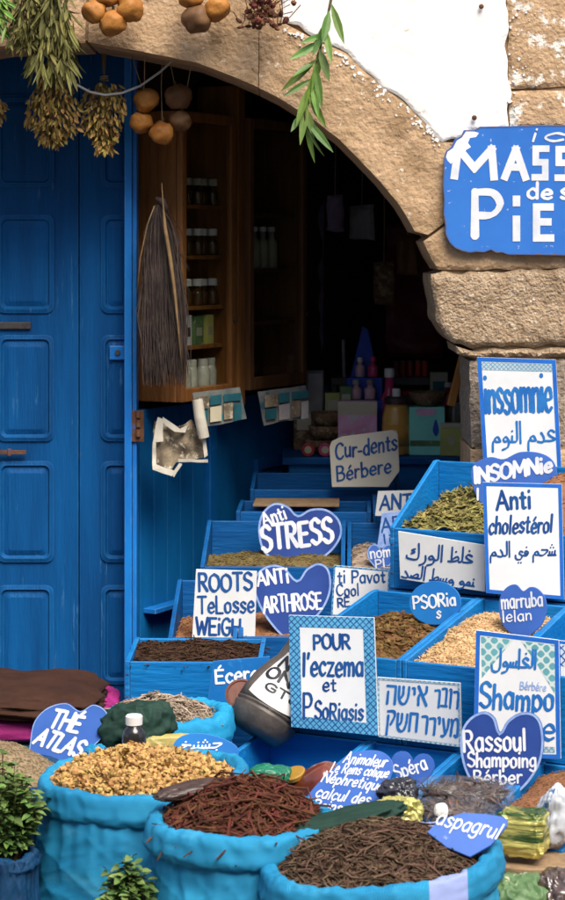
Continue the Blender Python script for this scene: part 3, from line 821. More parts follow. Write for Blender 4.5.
for (fx, fy) in [(rnd.uniform(0, 1), abs(rnd.gauss(0, 1))) for _ in range(170)]:
    line = [(284, 24), (322, 44), (347, 53), (363, 72), (398, 97), (420, 118), (444, 143)] if rnd.random() < .7 else [(508, 120), (508, 60), (507, -20)]
    k_ = fx * (len(line) - 1); i_ = int(k_); q0, q1 = Vector(line[i_]), Vector(line[min(i_ + 1, len(line) - 1)])
    c_ = q0.lerp(q1, k_ - i_); nn_ = Vector((-(q1 - q0).y, (q1 - q0).x)).normalized()
    if len(line) == 3: nn_ = Vector((1, 0)); fy *= 2.2
    c_ = c_ + nn_ * (1.5 + fy * 6); r_f = rnd.uniform(.5, 2.6) / (1 + fy * .5)
    mb.prism_xz(Wp([(c_.x + r_f * rnd.uniform(.3, 1.5) * math.cos(a_), c_.y + r_f * rnd.uniform(.3, 1.5) * math.sin(a_)) for a_ in (0, .7, 1.4, 2.1, 2.8, 3.5, 4.2, 4.9, 5.6)]), -.0025 - .002 * rnd.random(), .012)
mb.obj('plaster', 'plaster', wall)
for p in ([(-700, 860), (-700, -300), (1200, -300), (1200, -64), (507, -64), (505, -52), (260, -52), (-92, -50), (-204, -8), (-305, 72), (-395, 168), (-443, 290), (-443, 860)], [(763, 860), (763, -62), (1200, -62), (1200, 860)]):
    MB().prism_xz(Wp(p), -.006, .03).obj('plaster', 'plaster', wall)
mb = MB()
for px, py in ((481, 7), (474, 118)): 
    q = W(px, py)
    mb2 = MB().lathe([(.0075, 0), (.006, .006), (.0001, .008)], 10).xf(Matrix.Translation((q[0], -.012, q[1])) @ Matrix.Rotation(R(90), 4, 'X'))
    mb2.obj('nail', 'rust', wall)


def room(name, label, b, mat='dark_wall'):
    o = MB().box(*b).obj(name, mat); return tag(o, label, 'wall')


room('back_wall', 'dark back wall deep inside the shop', (-2.7, 2.5, 8.3, 8.4, 0, 2.6))
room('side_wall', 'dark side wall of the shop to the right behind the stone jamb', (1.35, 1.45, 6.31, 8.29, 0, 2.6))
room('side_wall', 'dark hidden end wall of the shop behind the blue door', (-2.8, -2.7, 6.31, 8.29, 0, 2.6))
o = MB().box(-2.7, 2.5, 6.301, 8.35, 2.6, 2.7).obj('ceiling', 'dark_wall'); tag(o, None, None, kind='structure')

# ---- unseen wall across the street, added to block low sky light
o = MB().box(-14, 14, -5.2, -5, -.01, 8).obj('sky_block_wall', 'plaster'); tag(o, None, None, kind='structure')

# ---- blue panelled door at the left
DY = 6.40
door = thing('panelled_door', 'tall blue panelled wooden door filling the left of the arch', 'door', (P(127, 0, DY).x, DY, 0))
dx = P(127, 0, DY).x


def DX(px): return P(px, 0, DY).x - dx


def DZ(py): return P(0, py, DY).z


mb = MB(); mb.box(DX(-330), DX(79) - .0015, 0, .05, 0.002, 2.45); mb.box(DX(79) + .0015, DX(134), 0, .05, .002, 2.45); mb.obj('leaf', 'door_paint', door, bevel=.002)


def rounded(x0, x1, z0, z1, r, n=5):
    out = []
    for cx, cz, a0 in ((x1 - r, z1 - r, 0), (x0 + r, z1 - r, 90), (x0 + r, z0 + r, 180), (x1 - r, z0 + r, 270)):
        for i in range(n + 1):
            a = R(a0 + 90 * i / n); out.append((cx + r * math.cos(a), cz + r * math.sin(a)))
    return out


def door_panel(px0, px1, py0, py1):
    x0, x1, z0, z1 = DX(px0), DX(px1), DZ(py1), DZ(py0)
    o = rounded(x0, x1, z0, z1, .024); i1 = rounded(x0 + .012, x1 - .012, z0 + .012, z1 - .012, .018); i2 = rounded(x0 + .019, x1 - .019, z0 + .019, z1 - .019, .014)
    i3 = rounded(x0 + .036, x1 - .036, z0 + .036, z1 - .036, .007)
    n = len(o); rings = [(o, .001), (o, -.006), (i1, -.009), (i2, -.0005), (i3, -.0065)]
    vs = [(x, y, z) for ring, y in rings for x, z in ring]
    fs = [[k * n + i, k * n + (i + 1) % n, (k + 1) * n + (i + 1) % n, (k + 1) * n + i] for k in range(4) for i in range(n)]
    fs.append([4 * n + i for i in range(n)])
    m = MB().add(vs, fs); m.f = [f for f in m.f]
    p = m.obj('panel', 'door_paint', door)
    bm = bmesh.new(); bm.from_mesh(p.data); bmesh.ops.recalc_face_normals(bm, faces=bm.faces); bm.to_mesh(p.data); bm.free()


for rows in ((335, 441), (461, 562), (585, 684), (700, 800), (215, 313), (95, 187)):
    for c0, c1 in ((-3, 54), (101, 133.5), (-110, -53), (-220, -163)):
        door_panel(c0, c1, *rows)
mb = MB(); mb.box(DX(-20), DX(27), -.026, -.016, DZ(453.5), DZ(449.5)); mb.tube([(DX(10), -.022, DZ(455)), (DX(10), -.022, DZ(448))], .007, 8); mb.obj('bolt', 'rust', door, bevel=.001)
MB().box(DX(-20), DX(31), -.010, .004, DZ(329), DZ(322)).obj('strap_hinge', 'iron', door, bevel=.002)
mb = MB(); mb.box(DX(110), DX(125), -.018, .004, DZ(359.5), DZ(345.5)); lk = mb.obj('latch', 'post_paint', door, bevel=.003)
MB().tube([(DX(118), -.0175, DZ(352)), (DX(118), -.024, DZ(352))], .008, 12).obj('keyhole', 'iron', lk)

post = thing('door_post', 'bright blue upright door post with chipped edges beside the door', 'post', (P(131, 0, 6.33).x, 6.33, 0))
w_ = (136.5 - 124.5) * 6.33 / F
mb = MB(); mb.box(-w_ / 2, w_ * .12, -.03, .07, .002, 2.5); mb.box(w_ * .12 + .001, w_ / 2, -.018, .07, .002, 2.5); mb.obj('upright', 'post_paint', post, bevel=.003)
hx = P(139, 0, 6.33).x - post.location.x
hz1, hz0 = P(0, 410, 6.33).z, P(0, 441, 6.33).z
mb = MB(); mb.box(hx - .02, hx + .016, -.026, -.019, hz0, hz1)
for k in range(3): mb.tube([(hx, -.03, hz0 + .015 + k * .028), (hx, -.03, hz0 + .036 + k * .028)], .007, 8)
mb.obj('hinge', 'rust', post, bevel=.001)

# ---- slanting inner wall with blue panelling and cabinets
WA = math.atan2(.888, .46)
W0 = Vector((-.44, 6.43, 0))


def WL(a, off=0.0, z=0.0):      # along the inner wall, out from it, up
    return W0 + Vector((.46, .888, 0)) * a + Vector((.888, -.46, 0)) * off + Vector((0, 0, z))


iw = MB().box(-.03, 2.1, .03, .10, 0, 2.6).obj('inner_wall', 'dark_wall'); iw.location = W0; iw.rotation_euler = (0, 0, WA)
tag(iw, 'dark upper inner wall behind the wooden cabinets', 'wall')
pan = thing('wall_panelling', 'deep blue grooved board panelling on the inner wall under the cabinets', 'panelling', W0, WA)
mb = MB(); n = 5
for i in range(n):
    x0 = .015 + i * .08; mb.box(x0, x0 + .075, -.006, .028, .002, 1.20)
mb.obj('boards', 'leaf_paint', pan, bevel=.003)
MB().box(.416, .46, -.022, .029, .002, 1.20).obj('stile', 'blue_paint', pan, bevel=.003)
MB().box(.462, 1.5, -.004, .028, .002, 1.20).obj('panel', 'leaf_paint', pan, bevel=.002)
mb = MB(); mb.box(.74, 1.0, -.02, -.0045, .95, .985); mb.box(.74, .765, -.02, -.0045, .5, .949); mb.box(.975, 1.0, -.02, -.0045, .5, .949)
for i in range(4): mb.box(.775 + i * .05, .815 + i * .05, -.012, -.0045, .5, .945)
mb.obj('cupboard_front', 'blue_paint', pan, bevel=.002)
MB().box(.03, .30, -.05, -.0065, .585, .60).obj('ledge', 'post_paint', pan, bevel=.002)


def cabinet(label, a, w, z0, z1, wood, shelves):
    c = thing('glass_cabinet', label, 'cabinet', WL(a, 0, 0), WA, 'wooden glass fronted cabinets on the inner wall')
    d = .12
    mb = MB(); mb.box(0, .018, -d, .028, z0, z1); mb.box(w - .018, w, -d, .028, z0, z1); mb.box(.0185, w - .0185, -d, .028, z1 - .02, z1); mb.box(.0185, w - .0185, -d, .028, z0, z0 + .02)
    mb.box(.0185, w - .0185, .015, .027, z0 + .0205, z1 - .0205)
    mb.obj('carcass', wood, c, bevel=.002)
    for z in shelves: MB().box(.019, w - .019, -d + .012, .014, z - .012, z).obj('shelf', wood, c, bevel=.001)
    mb = MB(); s = .028
    mb.box(0, s, -d - .022, -d - .001, z0, z1); mb.box(w - s, w, -d - .022, -d - .001, z0, z1); mb.box(s + .0005, w - s - .0005, -d - .022, -d - .001, z0, z0 + .04); mb.box(s + .0005, w - s - .0005, -d - .022, -d - .001, z1 - .03, z1)
    fr = mb.obj('door_frame', wood, c, bevel=.003)
    MB().box(s + .001, w - s - .001, -d - .012, -d - .010, z0 + .041, z1 - .031).obj('pane', 'pane_glass', fr)
    mb = MB().blob((w - s / 2, -d - .028, (z0 + z1) / 2 - .2), (.007, .007, .007), sub=2); mb.obj('knob', 'iron', fr, smooth=True)
    return c


SH = [1.82, 1.665, 1.51, 1.39]
cabinet('warm brown glass cabinet lit on its lower shelves of bottles and jars', .03, .335, 1.225, 2.1, 'cabinet_wood', SH)
cabinet('dark glass fronted cabinet deeper in the shop', .46, .40, 1.235, 2.1, 'dim_wood', [1.80, 1.62, 1.45])
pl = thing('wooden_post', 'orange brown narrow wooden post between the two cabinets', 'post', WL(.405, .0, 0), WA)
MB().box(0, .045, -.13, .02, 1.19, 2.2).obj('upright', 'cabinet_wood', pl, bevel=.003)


def bottle(name, label, cat, loc, r, h, body, cap, group=None, kind='round', cap_h=.016, cap_r=None):
    t = thing(name, label, cat, loc, 0, group)
    cr = cap_r or r * .62
    if kind == 'round': prof = [(r * .9, 0), (r, .004), (r, h * .62), (r * .92, h * .72), (r * .5, h * .82), (r * .42, h)]
    elif kind == 'jar': prof = [(r * .92, 0), (r, .004), (r, h * .8), (r * .85, h * .92), (r * .8, h)]
    else: prof = [(r * .8, 0), (r, .005), (r, h * .55), (r * .75, h * .75), (r * .35, h * .9), (r * .3, h)]
    MB().lathe(prof, 16).obj('body', body, t, smooth=True)
    MB().lathe([(cr, h + .0005), (cr, h + cap_h * .85), (cr * .9, h + cap_h)], 16).obj('cap', cap, t)
    return t


nth = ['nearest the door', 'second from the door', 'third from the door', 'fourth from the door', 'fifth from the door', 'last and deepest']
b0 = None
for row, (z, body, cap, nm) in enumerate(((1.6655, 'brown_glass', 'white_cap', 'dark upper'), (1.5105, 'brown_glass', 'white_cap', 'middle'), (1.2455, 'jar_glass', 'jar_glass', 'bottom'), (1.8205, 'brown_glass', 'pale_label', 'topmost'))):
    base = None
    nn = 5 if row == 2 else 6
    for k in range(nn):
        loc = WL(.03 + .05 + k * (.235 / (nn - 1)), .075 + .01 * (k % 2), z)
        lab = ('clear jar on the bottom shelf of the brown cabinet, ' if row == 2 else f'small bottle on the {nm} shelf of the brown cabinet, ') + nth[k]
        if base is None:
            base = bottle('jar' if row == 2 else 'bottle', lab, 'jar' if row == 2 else 'bottle', loc, .023 if row == 2 else .019, .078 if row == 2 else .06, body, cap, 'jars and bottles in the cabinets', 'jar' if row == 2 else 'round', .022, .019 if row == 2 else .016)
        else: copy_thing(base, lab, loc)
for k, (w, h, m, nm) in enumerate(((.05, .075, 'pale_label', 'cream'), (.05, .092, 'white_board', 'white'), (.055, .088, 'green_label', 'green printed'), (.045, .09, 'olive_box', 'olive'))):
    t = thing('carton', f'{nm} small carton on the lower shelf of the brown glass cabinet', 'box', WL(.075 + k * .07, .08, 1.3905), WA)
    MB().box(-w / 2, w / 2, -.015, .02, 0, h).obj('box', m, t, bevel=.001)
    MB().box(-w * .3, w * .3, -.0165, -.0155, h * .3, h * .6).obj('print', 'brown_pack' if k < 2 else 'pale_label', t)
base = None
for k in range(4):
    lab = 'tall pale bottle in the dark cabinet, ' + nth[k]
    if base is None: base = bottle('tall_bottle', lab, 'bottle', WL(.56 + k * .06, .07, 1.6205), .02, .12, 'pale_label', 'white_cap', 'tall bottles in the dark cabinet')
    else: copy_thing(base, lab, WL(.56 + k * .06, .07, 1.6205))

# ---- papers hung under the cabinets
def sheet(name, label, cat, poly, Y, yaw, mat, amp=.01, fr=14, thick=.003, border=None, group=None):
    xs = [p[0] for p in poly]; ys = [p[1] for p in poly]
    c = P(sum(xs) / len(xs), sum(ys) / len(ys), Y)
    s = Y / F
    pl = [((p[0] - sum(xs) / len(xs)) * s / math.cos(R(yaw)), -(p[1] - sum(ys) / len(ys)) * s) for p in poly]
    mb = MB(); slab(mb, pl, 0, thick, .010, .001, amp, fr, 0, .01, c.x * 7)
    # back face follows the front
    m = len(mb.v) // 2
    for i in range(m): mb.v[i + m].y = mb.v[i].y + thick
    o = mb.obj(name, mat); o.location = c; o.rotation_euler = (0, 0, R(yaw))
    tag(o, label, cat, group)
    return o, pl


t = thing('torn_print', 'crumpled torn old print with curled pale edges pinned to the blue panelling', 'paper', P(178, 445, 6.33))
def sub(poly, mat, name, dy, amp, yaw=20):
    s = 6.33 / F
    pl = [((p[0] - 178) * s / math.cos(R(yaw)), -(p[1] - 445) * s) for p in poly]
    mb = MB(); slab(mb, pl, dy, .003, .008, .002, amp, 22, 0, .01, dy * 50)
    m = len(mb.v) // 2
    for i in range(m): mb.v[i + m].y = mb.v[i].y + .003
    mb.xf(Matrix.Rotation(R(yaw), 4, 'Z')); return mb.obj(name, mat, t)


sub([(155, 420), (172, 428), (192, 420), (204, 436), (203, 459), (176, 462), (168, 473), (152, 464)], 'paper_print', 'sheet', 0, .022)
for p in ([(156, 416), (161, 418), (162, 440), (151, 441)], [(161, 416), (178, 428), (187, 424), (184, 432), (172, 431), (160, 421)], [(151, 440), (154, 441), (155, 463), (172, 470), (170, 476), (151, 468)], [(170, 474), (177, 462), (180, 463), (172, 477)], [(176, 458), (205, 460), (205, 463), (176, 461)], [(200, 440), (203, 438), (205, 456), (201, 458)]):
    sub(p, 'paper', 'curled_edge', -.022, .008)
lf, pl = sheet('leaflet', 'blue and cream printed leaflet hanging from the brown cabinet', 'leaflet', [(193, 392), (240, 388), (246, 420), (224, 424), (200, 427), (196, 412)], 6.40, 30, 'leaflet', .006)
lf2, pl = sheet('leaflet', 'dim grey leaflet hanging under the darker cabinet', 'leaflet', [(258, 391), (306, 386), (312, 419), (284, 421), (264, 425)], 6.7, 30, 'leaflet_dim', .006)
for o_, wd_, hg_ in ((lf, .085, .075), (lf2, .085, .08)):
    dim = o_ is lf2
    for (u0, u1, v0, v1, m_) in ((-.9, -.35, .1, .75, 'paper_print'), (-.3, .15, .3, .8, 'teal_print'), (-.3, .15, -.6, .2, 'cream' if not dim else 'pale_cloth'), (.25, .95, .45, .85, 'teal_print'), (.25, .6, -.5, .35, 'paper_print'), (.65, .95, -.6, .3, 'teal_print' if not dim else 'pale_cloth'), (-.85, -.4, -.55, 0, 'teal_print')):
        MB().prism_xz([(u0 * wd_, v0 * hg_ * .75), (u1 * wd_, (v0 + .06) * hg_ * .75), (u1 * wd_, (v1 + .06) * hg_ * .75), (u0 * wd_, v1 * hg_ * .75)], -.0085, -.0075).obj('print', m_, o_)
sc_ = P(200, 418, 6.33)
o = MB().tube([(-.008, 0, .055), (0, -.003, 0), (.012, 0, -.058)], [.016, .017, .016], 14).obj('rolled_paper', 'paper', smooth=False); o.location = sc_; tag(o, 'rolled cream paper tucked against the printed leaflet', 'paper')

# ---- hanging fibre broom
br = thing('fibre_broom', 'long dark fibre broom hanging head down by the door post', 'broom', P(160, 205, 6.22))
s = 6.22 / F
mb = MB(); rnd = random.Random(3)
for k in range(900):
    a = rnd.uniform(-1, 1); dep = rnd.uniform(-1, 1)
    ln = rnd.uniform(150, 182) if rnd.random() < .8 else rnd.uniform(60, 150)
    pts = []
    for t_ in (0, .2, .45, .7, 1):
        half = 3.2 + 18 * min(1, t_ * 1.9) ** .8
        cx = -2 + 8 * t_ + .8 * math.sin(t_ * 5)
        pts.append(((cx + a * half + (3 + 5 * t_) * nz(a * 4 + k, t_ * 2.2) * (1 if t_ > .05 else .2)) * s, dep * half * .55 * s, -(t_ * ln) * s))
    r = rnd.uniform(.0009, .0021)
    fz = rnd.random() < .12
    if fz: pts = [(p_[0] + rnd.gauss(0, 3.5) * s * i_ * .3, p_[1] - abs(rnd.gauss(0, 2)) * s * i_ * .3, p_[2]) for i_, p_ in enumerate(pts)]
    mb.tube(pts, [r, r, r, r * .9, r * .4], 4)
mb.obj('bristles', 'bristle', br)
MB().tube([(-.012, 0, .02), (.006, -.004, .012), (.018, 0, -.02)], [.005, .011, .012], 10).obj('head', 'bristle', br, smooth=True)
MB().tube([((x_ - 160) * s, -.045, (205 - y_) * s) for x_, y_ in ((162.5, 183), (164, 205), (166, 228), (171, 258), (175, 288), (178, 318), (183, 372))], [.0008, .002, .0055, .006, .005, .003, .0015], 8).obj('strap', 'leather', br, smooth=True)
MB().tube([((x_ - 160) * s, -.032, (205 - y_) * s) for x_, y_ in ((155, 206), (148, 225), (141, 258), (138, 290))], .0018, 6).obj('cord', 'leather', br, smooth=True)

# ================================================================== DISPLAY STANDS AND BINS
TH = R(-28)
U = Vector((math.cos(TH), math.sin(TH), 0)); VD = Vector((-math.sin(TH), math.cos(TH), 0))
RB = Vector((.2796, 5.0, 0))                     # on the front line of the middle right tier


def RP(u, v, z=0): return RB + U * u + VD * v + Vector((0, 0, z))


st = thing('stepped_stand', 'blue stepped wooden stand under the bins at the right', 'stand', RB, TH)
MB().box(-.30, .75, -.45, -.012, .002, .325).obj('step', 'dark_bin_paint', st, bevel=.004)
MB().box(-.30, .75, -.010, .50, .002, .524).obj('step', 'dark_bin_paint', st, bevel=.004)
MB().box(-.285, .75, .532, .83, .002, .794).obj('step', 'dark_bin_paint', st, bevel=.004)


def bin_(name, label, loc, rz, w, d, hf, hb, mat='bin_paint', group=None, t=.012, prof=None, floor=.012):
    """open wooden bin: low front, higher back, sides that rise between them"""
    b = thing(name, label, 'bin', loc, rz, group)
    MB().box(t + .0004, w - t - .0004, 0.001, t, 0, hf - .002).obj('front_board', mat, b, bevel=.0025)
    MB().box(t + .0004, w - t - .0004, d - t, d - .001, 0, hb - .002).obj('back_board', mat, b, bevel=.0025)
    pr = prof or [(0, 0), (d, 0), (d, hb), (d * .93, hb), (0, hf)]
    MB().prism_yz(pr, 0, t).obj('side_board', mat, b, bevel=.0025)
    MB().prism_yz(pr, w - t, w).obj('side_board', mat, b, bevel=.0025)
    mn = MB()
    for nx_2 in (.006, w - .006):
        for nz_2 in (hf * .25, hf * .72):
            mn.blob((nx_2, -.0004, nz_2), (.0028, .0014, .0028), sub=1)
    mn.obj('nail_heads', 'rust', b)
    MB().box(t + .0004, w - t - .0004, t + .0004, d - t - .0004, 0.001, floor).obj('floor_board', mat, b)
    return b


# ------------------------------------------------------------------ loose goods
def piece(mb, kind, p, rnd, nrm=Vector((0, 0, 1))):
    a = rnd.uniform(0, 6.283); tilt = rnd.gauss(0, .38)
    d = Vector((math.cos(a), math.sin(a), math.sin(tilt)))
    d = (d - nrm * d.dot(nrm) * .8).normalized()
    if kind == 'flower':
        for _ in range(7):
            b = Vector((rnd.gauss(0, 1), rnd.gauss(0, 1), rnd.gauss(.3, .8))).normalized()
            mb.leaf(p + b * .002, b, Vector((rnd.gauss(0, 1), rnd.gauss(0, 1), 1)), rnd.uniform(.010, .021), rnd.uniform(.007, .013), rnd.uniform(-.2, .9), rnd.uniform(.1, .5))
        for _ in range(2):
            r = rnd.uniform(.004, .0085)
            mb.blob(p + Vector((rnd.gauss(0, .007), rnd.gauss(0, .007), rnd.gauss(0.004, .005))), (r, r * rnd.uniform(.6, 1), r * rnd.uniform(.6, 1)), Matrix.Rotation(a, 3, 'Z'), 1, .5, rnd.uniform(0, 50))
    elif kind in ('root', 'twig', 'stick'):
        L = {'root': rnd.uniform(.035, .085), 'twig': rnd.uniform(.022, .05), 'stick': rnd.uniform(.02, .045)}[kind]
        L *= rnd.choice((.35, .6, 1, 1, 1, 1.3, 1.7))
        r = {'root': rnd.uniform(.0016, .0032), 'twig': rnd.uniform(.0012, .0026), 'stick': rnd.uniform(.0014, .003)}[kind]
        cv = Vector((rnd.gauss(0, 1), rnd.gauss(0, 1), rnd.gauss(0, .5))) * L * .13
        pts = [p - d * L * .5, p - d * L * .17 + cv, p + d * L * .17 + cv * rnd.uniform(-.5, 1), p + d * L * .5]
        mb.tube(pts, [r * .7, r, r, r * .5], 5 if kind == 'root' else 4)
    elif kind == 'clump':
        k = rnd.uniform(.004, .012); mb.blob(p, (k, k * rnd.uniform(.4, .9), k * rnd.uniform(.3, .7)), d.to_track_quat('X', 'Z').to_matrix() , 1, .9, rnd.uniform(0, 50))
    elif kind == 'wheat':
        d = (d + nrm * rnd.gauss(0, .5)).normalized()
        mb.blob(p, (rnd.uniform(.0065, .0105), .0034, .0028), d.to_track_quat('X', 'Z').to_matrix(), shape=OCT)
    elif kind == 'seed':
        mb.blob(p, (rnd.uniform(.0025, .005), .0022, .002), d.to_track_quat('X', 'Z').to_matrix(), shape=OCT)
    elif kind == 'crumb':
        k = rnd.uniform(.0025, .0075); mb.blob(p, (k, k * rnd.uniform(.4, .9), k * rnd.uniform(.3, .8)), d.to_track_quat('X', 'Z').to_matrix(), shape=OCT)
    elif kind == 'herb':
        mb.leaf(p, d + nrm * .25, nrm, rnd.uniform(.016, .034), rnd.uniform(.004, .008), rnd.uniform(-.2, .4))


def heap(name, label, cat, loc, rz, fn, area, mat, kind, count, seed=1, lift=.004, res=26, group=None):
    """fn(s, t) -> local point for s, t in 0..1; area(s, t) says whether a point is used"""
    rnd = random.Random(seed)
    mb = MB(); vs = []; fs = []
    for j in range(res + 1):
        for i in range(res + 1):
            vs.append(fn(i / res, j / res))
    for j in range(res):
        for i in range(res):
            a = j * (res + 1) + i; fs.append([a, a + 1, a + res + 2, a + res + 1])
    mb.add(vs, fs)
    k = 0
    while k < count:
        s_, t_ = rnd.random(), rnd.random()
        if area and not area(s_, t_): continue
        p = Vector(fn(s_, t_)); e = .02
        du = Vector(fn(min(1, s_ + e), t_)) - p; dv = Vector(fn(s_, min(1, t_ + e))) - p
        nrm = du.cross(dv)
        nrm = nrm.normalized() if nrm.length > 1e-12 else Vector((0, 0, 1))
        if nrm.z < 0: nrm = -nrm
        piece(mb, kind, p + nrm * rnd.uniform(-.001, lift), rnd, nrm); k += 1
    o = mb.obj(name, mat); o.location = loc; o.rotation_euler = (0, 0, rz)
    return tag(o, label, cat, group, 'stuff')


def bin_heap(name, label, cat, loc, rz, w, d, z0, z1, mat, kind, count, seed, lump=.015, t=.014, bias=0.0):
    def fn(s, q):
        x = t + s * (w - 2 * t); y = t + q * (d - 2 * t)
        m = math.sin(math.pi * min(1, max(0, s + bias * (s - .5)))) ** .6
        z = z0 + (z1 - z0) * min(1, q * 1.6) * (.55 + .45 * m) + lump * nz(x * 9 + seed, y * 9) + lump * .5 * nz(x * 25, y * 25 + seed)
        return (x, y, z)
    return heap(name, label, cat, loc, rz, fn, None, mat, kind, count, seed)


# right stand, middle tier
GR = 'blue bins on the right stand'
z2 = .727 - .20
bin_('spice_bin', 'blue bin of dark brown herb with the eczema board leaning at its front', RP(-.297, 0, z2), TH, .295, .48, .20, .275, group=GR)
bin_heap('brown_herb', 'coarse dark brown herb heaped in the blue bin left of the pale husks', 'dried herb', RP(-.297, 0, z2), TH, .295, .48, .165, .215, 'brown_herb', 'clump', 2600, 11, .03)
bin_('spice_bin', 'blue bin of pale husks with the hebrew card on its front', RP(0, 0, z2), TH, .245, .48, .20, .275, group=GR)
bin_heap('pale_husks', 'pale tan grain husks heaped in the blue bin above the hebrew card', 'husks', RP(0, 0, z2), TH, .245, .48, .185, .250, 'wheat', 'wheat', 3800, 12, .02)
bin_('spice_bin', 'blue bin at the right edge behind the shampoo board', RP(.247, 0, z2), TH, .30, .48, .20, .285, group=GR)
# top tier
z1 = .958 - .16
bin_('spice_bin', 'upper blue bin of green herb with a white arabic card on its front', RP(-.282, .534, z1) + Vector((0, 0, 0)), TH, .30, .30, .16, .31, group=GR)
bin_heap('green_herb', 'dry green leafy herb heaped in the upper right bin', 'dried herb', RP(-.282, .534, z1), TH, .30, .30, .150, .235, 'green_herb', 'herb', 1700, 13, .025, t=.03)
bin_('spice_bin', 'upper blue bin at the right edge behind the cholesterol board', RP(.020, .534, z1), TH, .30, .30, .17, .31, group=GR)
bin_heap('red_spice', 'reddish spice just visible in the bin at the upper right edge', 'spice', RP(.020, .534, z1), TH, .30, .30, .17, .30, 'spice_tan', 'crumb', 900, 14, .02)
# bottom tier
z3 = .532 - .20
bin_('spice_bin', 'lower blue bin holding an amber jar and a green bag', RP(-.351, -.46, z3), TH, .278, .448, .14, .20, group=GR)
bin_('spice_bin', 'lower blue bin holding the spera heart and a black bag', RP(-.071, -.46, z3), TH, .228, .448, .14, .20, group=GR)
bin_('spice_bin', 'lower blue bin under the shampoing heart with a clear bag across its front', RP(.159, -.46, z3), TH, .19, .448, .14, .20, group=GR)
bin_('spice_bin', 'lower blue bin of tan spice cut by the right edge of the photo', RP(.351, -.46, z3), TH, .22, .448, .14, .20, group=GR)
bin_heap('tan_spice', 'fine tan brown spice in the lower right bin', 'spice', RP(.351, -.46, z3), TH, .22, .448, .125, .19, 'spice_tan', 'seed', 1500, 15, .012)

# left stand
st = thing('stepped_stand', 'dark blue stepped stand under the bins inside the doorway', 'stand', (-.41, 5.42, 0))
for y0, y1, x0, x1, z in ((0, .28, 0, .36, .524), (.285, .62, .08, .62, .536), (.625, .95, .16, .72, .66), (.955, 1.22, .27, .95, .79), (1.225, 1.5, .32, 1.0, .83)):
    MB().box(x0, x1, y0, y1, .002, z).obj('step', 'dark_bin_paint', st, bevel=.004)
GL = 'blue bins on the stand inside the doorway'


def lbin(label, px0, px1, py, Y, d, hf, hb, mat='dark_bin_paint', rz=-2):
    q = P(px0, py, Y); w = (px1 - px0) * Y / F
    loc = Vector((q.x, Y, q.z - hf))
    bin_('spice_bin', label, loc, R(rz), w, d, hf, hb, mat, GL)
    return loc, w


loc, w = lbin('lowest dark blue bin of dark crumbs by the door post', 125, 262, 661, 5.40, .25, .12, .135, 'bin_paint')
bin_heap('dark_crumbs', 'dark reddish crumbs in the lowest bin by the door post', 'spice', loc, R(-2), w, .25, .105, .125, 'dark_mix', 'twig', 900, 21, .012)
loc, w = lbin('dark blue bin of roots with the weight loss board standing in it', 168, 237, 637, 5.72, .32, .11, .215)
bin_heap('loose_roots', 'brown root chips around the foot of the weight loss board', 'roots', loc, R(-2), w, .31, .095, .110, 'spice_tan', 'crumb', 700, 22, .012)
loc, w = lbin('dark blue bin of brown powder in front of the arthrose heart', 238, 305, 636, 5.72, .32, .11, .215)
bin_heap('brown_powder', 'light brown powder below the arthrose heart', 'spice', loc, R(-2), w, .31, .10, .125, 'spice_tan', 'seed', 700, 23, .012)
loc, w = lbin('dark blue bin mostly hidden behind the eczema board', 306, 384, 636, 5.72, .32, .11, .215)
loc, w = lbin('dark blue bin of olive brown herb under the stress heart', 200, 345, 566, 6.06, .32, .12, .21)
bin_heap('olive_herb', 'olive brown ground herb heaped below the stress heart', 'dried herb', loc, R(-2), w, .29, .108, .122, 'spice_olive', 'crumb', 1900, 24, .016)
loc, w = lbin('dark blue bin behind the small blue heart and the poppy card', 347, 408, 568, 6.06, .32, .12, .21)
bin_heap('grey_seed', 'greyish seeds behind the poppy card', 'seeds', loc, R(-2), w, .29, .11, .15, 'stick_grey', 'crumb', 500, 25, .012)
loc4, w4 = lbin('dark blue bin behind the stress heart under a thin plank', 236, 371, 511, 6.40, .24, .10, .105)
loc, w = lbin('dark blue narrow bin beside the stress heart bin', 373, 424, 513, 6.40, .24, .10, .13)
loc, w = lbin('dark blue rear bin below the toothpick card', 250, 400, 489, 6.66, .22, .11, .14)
o = MB().box(0, .26, 0, .17, 0, .006).obj('wooden_plank', 'wicker', bevel=.001); o.location = loc4 + Vector((.05, .045, .1075)); o.rotation_euler = (0, 0, R(-2)); tag(o, 'thin pale edged wooden plank lying across the bin behind the stress heart', 'plank')

# back counter
ct = thing('back_counter', 'dark blue counter at the back holding boxes and bottles', 'counter', (.02, 6.93, 0))
MB().box(0, .68, 0, .75, .002, .985).obj('body', 'leaf_paint', ct, bevel=.003)
MB().box(-.02, .70, -.02, .76, .9855, 1.010).obj('top', 'dark_bin_paint', ct, bevel=.004)
rk = thing('grey_rack', 'dark grey tray rack behind the bottles at the back', 'rack', (.17, 7.42, 1.0105))
mb = MB(); mb.box(0, .36, 0, .2, .2, .225); mb.box(0, .02, 0, .2, 0, .199); mb.box(.34, .36, 0, .2, 0, .199); mb.box(0.0205, .3395, .18, .2, 0, .199); mb.obj('shelf', 'grey_tray', rk, bevel=.002)

# ================================================================== PRODUCTS AT THE BACK
CTZ = 1.0108


def at(px, Y, z): 
    q = P(px, HY, Y); return Vector((q.x, Y, z))


